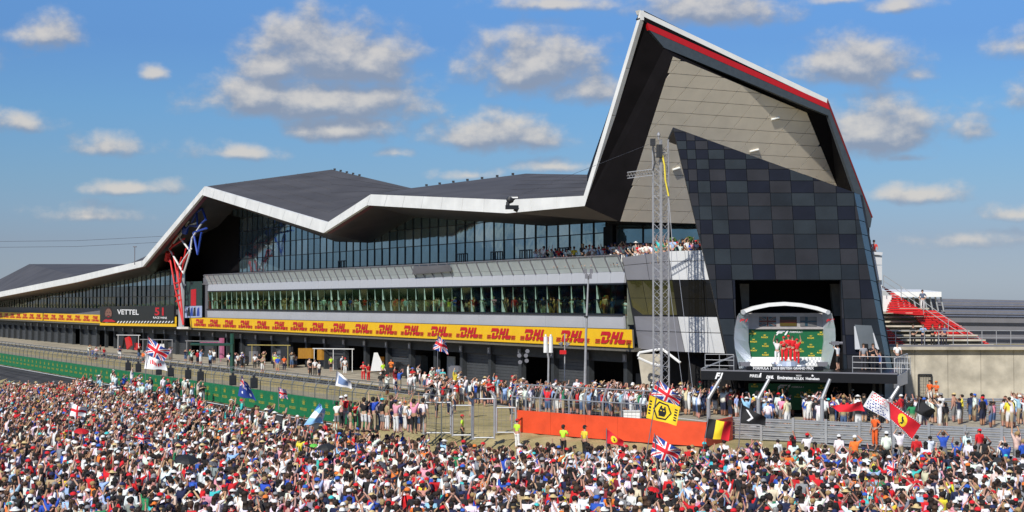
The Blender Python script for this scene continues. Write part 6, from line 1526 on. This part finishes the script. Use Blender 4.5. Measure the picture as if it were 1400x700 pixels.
# ------------------------------------------------------------------ flying camera and overhead cables
YK = 90.
SC_ = thing('cable_camera', 'black camera rig hanging from overhead cables before the white roof edge', 'camera rig', tuple(at(701, 278, YK)))
q = MB(); q.path([at(694, 284, YK), at(694.5, 276, YK), at(698, 271, YK), at(704, 270.5, YK)], .11, 6); q.build('bracket', m_dark, SC_)
q = MB(); q.ball(at(697.5, 273, YK), .22, .2, .22, 8, 6); q.box(at(705, 271.5, YK), .35, .2, .12); q.build('gimbal', m_dark, SC_)
q = MB(); q.box(at(700, 286, YK), .75, .3, .22); q.tube(at(703, 285, YK), at(708.5, 287.5, YK), .12, .14, 8); q.build('camera_body', m_blackp, SC_)
q = MB(); q.box(at(702, 271, YK), .5, .25, .08); q.build('white_plate', m_wpaint, SC_)
for (x, y, Y, l) in ((905, 190, 112.5, 'thin cable from the camera rig up to the lattice mast'),):
    q = MB(); q.tube(at(702, 270, YK), at(x, y, Y), .012, n=3); obj1(q, 'overhead_cable', m_lead, l, 'cable')
for y, l in ((337, 'lower overhead line left of the roof'), (329, 'upper overhead line left of the roof')):
    q = MB(); pts = [at(-200, y+6, 420), at(0, y+1, 420), at(104, y, 420), at(240, y-7, 420)]; q.path(pts, .05, 3); obj1(q, 'overhead_cable', m_lead, l, 'cable')
q = MB(); b_ = at(184, 362, 235); q.tube(b_, at(184, 338, 235), .07, n=5); q.box(at(184, 338, 235), .5, .2, .15); obj1(q, 'roof_mast', m_lead, 'thin mast standing on the low roof at the left', 'mast')
# ------------------------------------------------------------------ terrace shrubs
m_leaf = mat('shrub_leaf', (.07, .15, .025), .7, var=.4, scale=4)
for px, w, l in ((920, 10, 'round green shrub on the terrace nearer the mast'), (942.5, 12, 'round green shrub on the terrace nearer the tower')):
    c = at(px, 330, 122.5); T = thing('shrub', l, 'plant', (c.x, c.y, TERZ)); q = MB(); r_ = random.Random(px)
    for _ in range(420):
        d = V((r_.gauss(0, 1), r_.gauss(0, 1), r_.gauss(0, 1))).normalized()*w/2*c.y/F*r_.uniform(.75, 1.12); p = c+d; a = V((r_.gauss(0, 1), r_.gauss(0, 1), r_.gauss(0, 1))).normalized()*.09; b = a.orthogonal().normalized()*.05; q.poly([p-a, p+b, p+a, p-b])
    o = q.build('foliage', m_leaf, T); o['kind'] = 'stuff'; q = MB(); q.tube((c.x, c.y, TERZ+.5), (c.x, c.y, c.z), .05, n=5); q.build('stem', m_brown, T); q = MB(); q.tube((c.x, c.y, TERZ), (c.x, c.y, TERZ+.55), .25, .32, 10); q.build('planter', m_dark, T)
# ------------------------------------------------------------------ distance: woodland, stand opposite (outside the frame)
q = MB(); r_ = random.Random(9)
for i in range(2600):
    a = r_.uniform(0, 2*math.pi); R_ = r_.uniform(700, 780); s = r_.uniform(2.2, 4.2); x, y = R_*math.sin(a), R_*math.cos(a)
    if abs(a) < .0: continue
    q.ball((x, y, s*.5), s*1.6, s*1.6, s*r_.uniform(.7, 1.15), 7, 5)
wo = q.build('woodland', mat('far_foliage', (.035, .06, .022), .9, var=.5, scale=.15)); tag(wo, 'distant dark green woodland along the horizon', 'woodland', None, 'stuff')
OG_ = thing('opposite_grandstand', 'covered grandstand opposite the pit building, outside the frame', 'grandstand', tuple(W(90, 84, 0)))
for k in range(14):
    q = MB(); c = W(105, 76+k*.9, 0); q.box(c, 190, .9, 1.2+k*.5, (U, NN)); q.build('tier', m_conc if k % 2 else m_lead, OG_)
    q = MB(); 
    for j in range(90): q.box(W(11+j*2.1+random.uniform(-.2, .2), 76+k*.9, 1.2+k*.5), 1.5, .4, .8, (U, NN), random.randrange(4))
    o = q.build('spectators', [m_wpaint, m_rpaint, m_dark, m_bpaint], OG_); o['kind'] = 'stuff'
q = MB(); q.prism([W(10, 76, 13.5), W(200, 76, 13.5), W(200, 92, 12), W(10, 92, 12)], (0, 0, .4)); q.build('roof', m_lead, OG_)
q = MB(); q.box(W(105, 91, 0), 190, .5, 12, (U, NN)); q.build('rear_wall', m_dark, OG_)
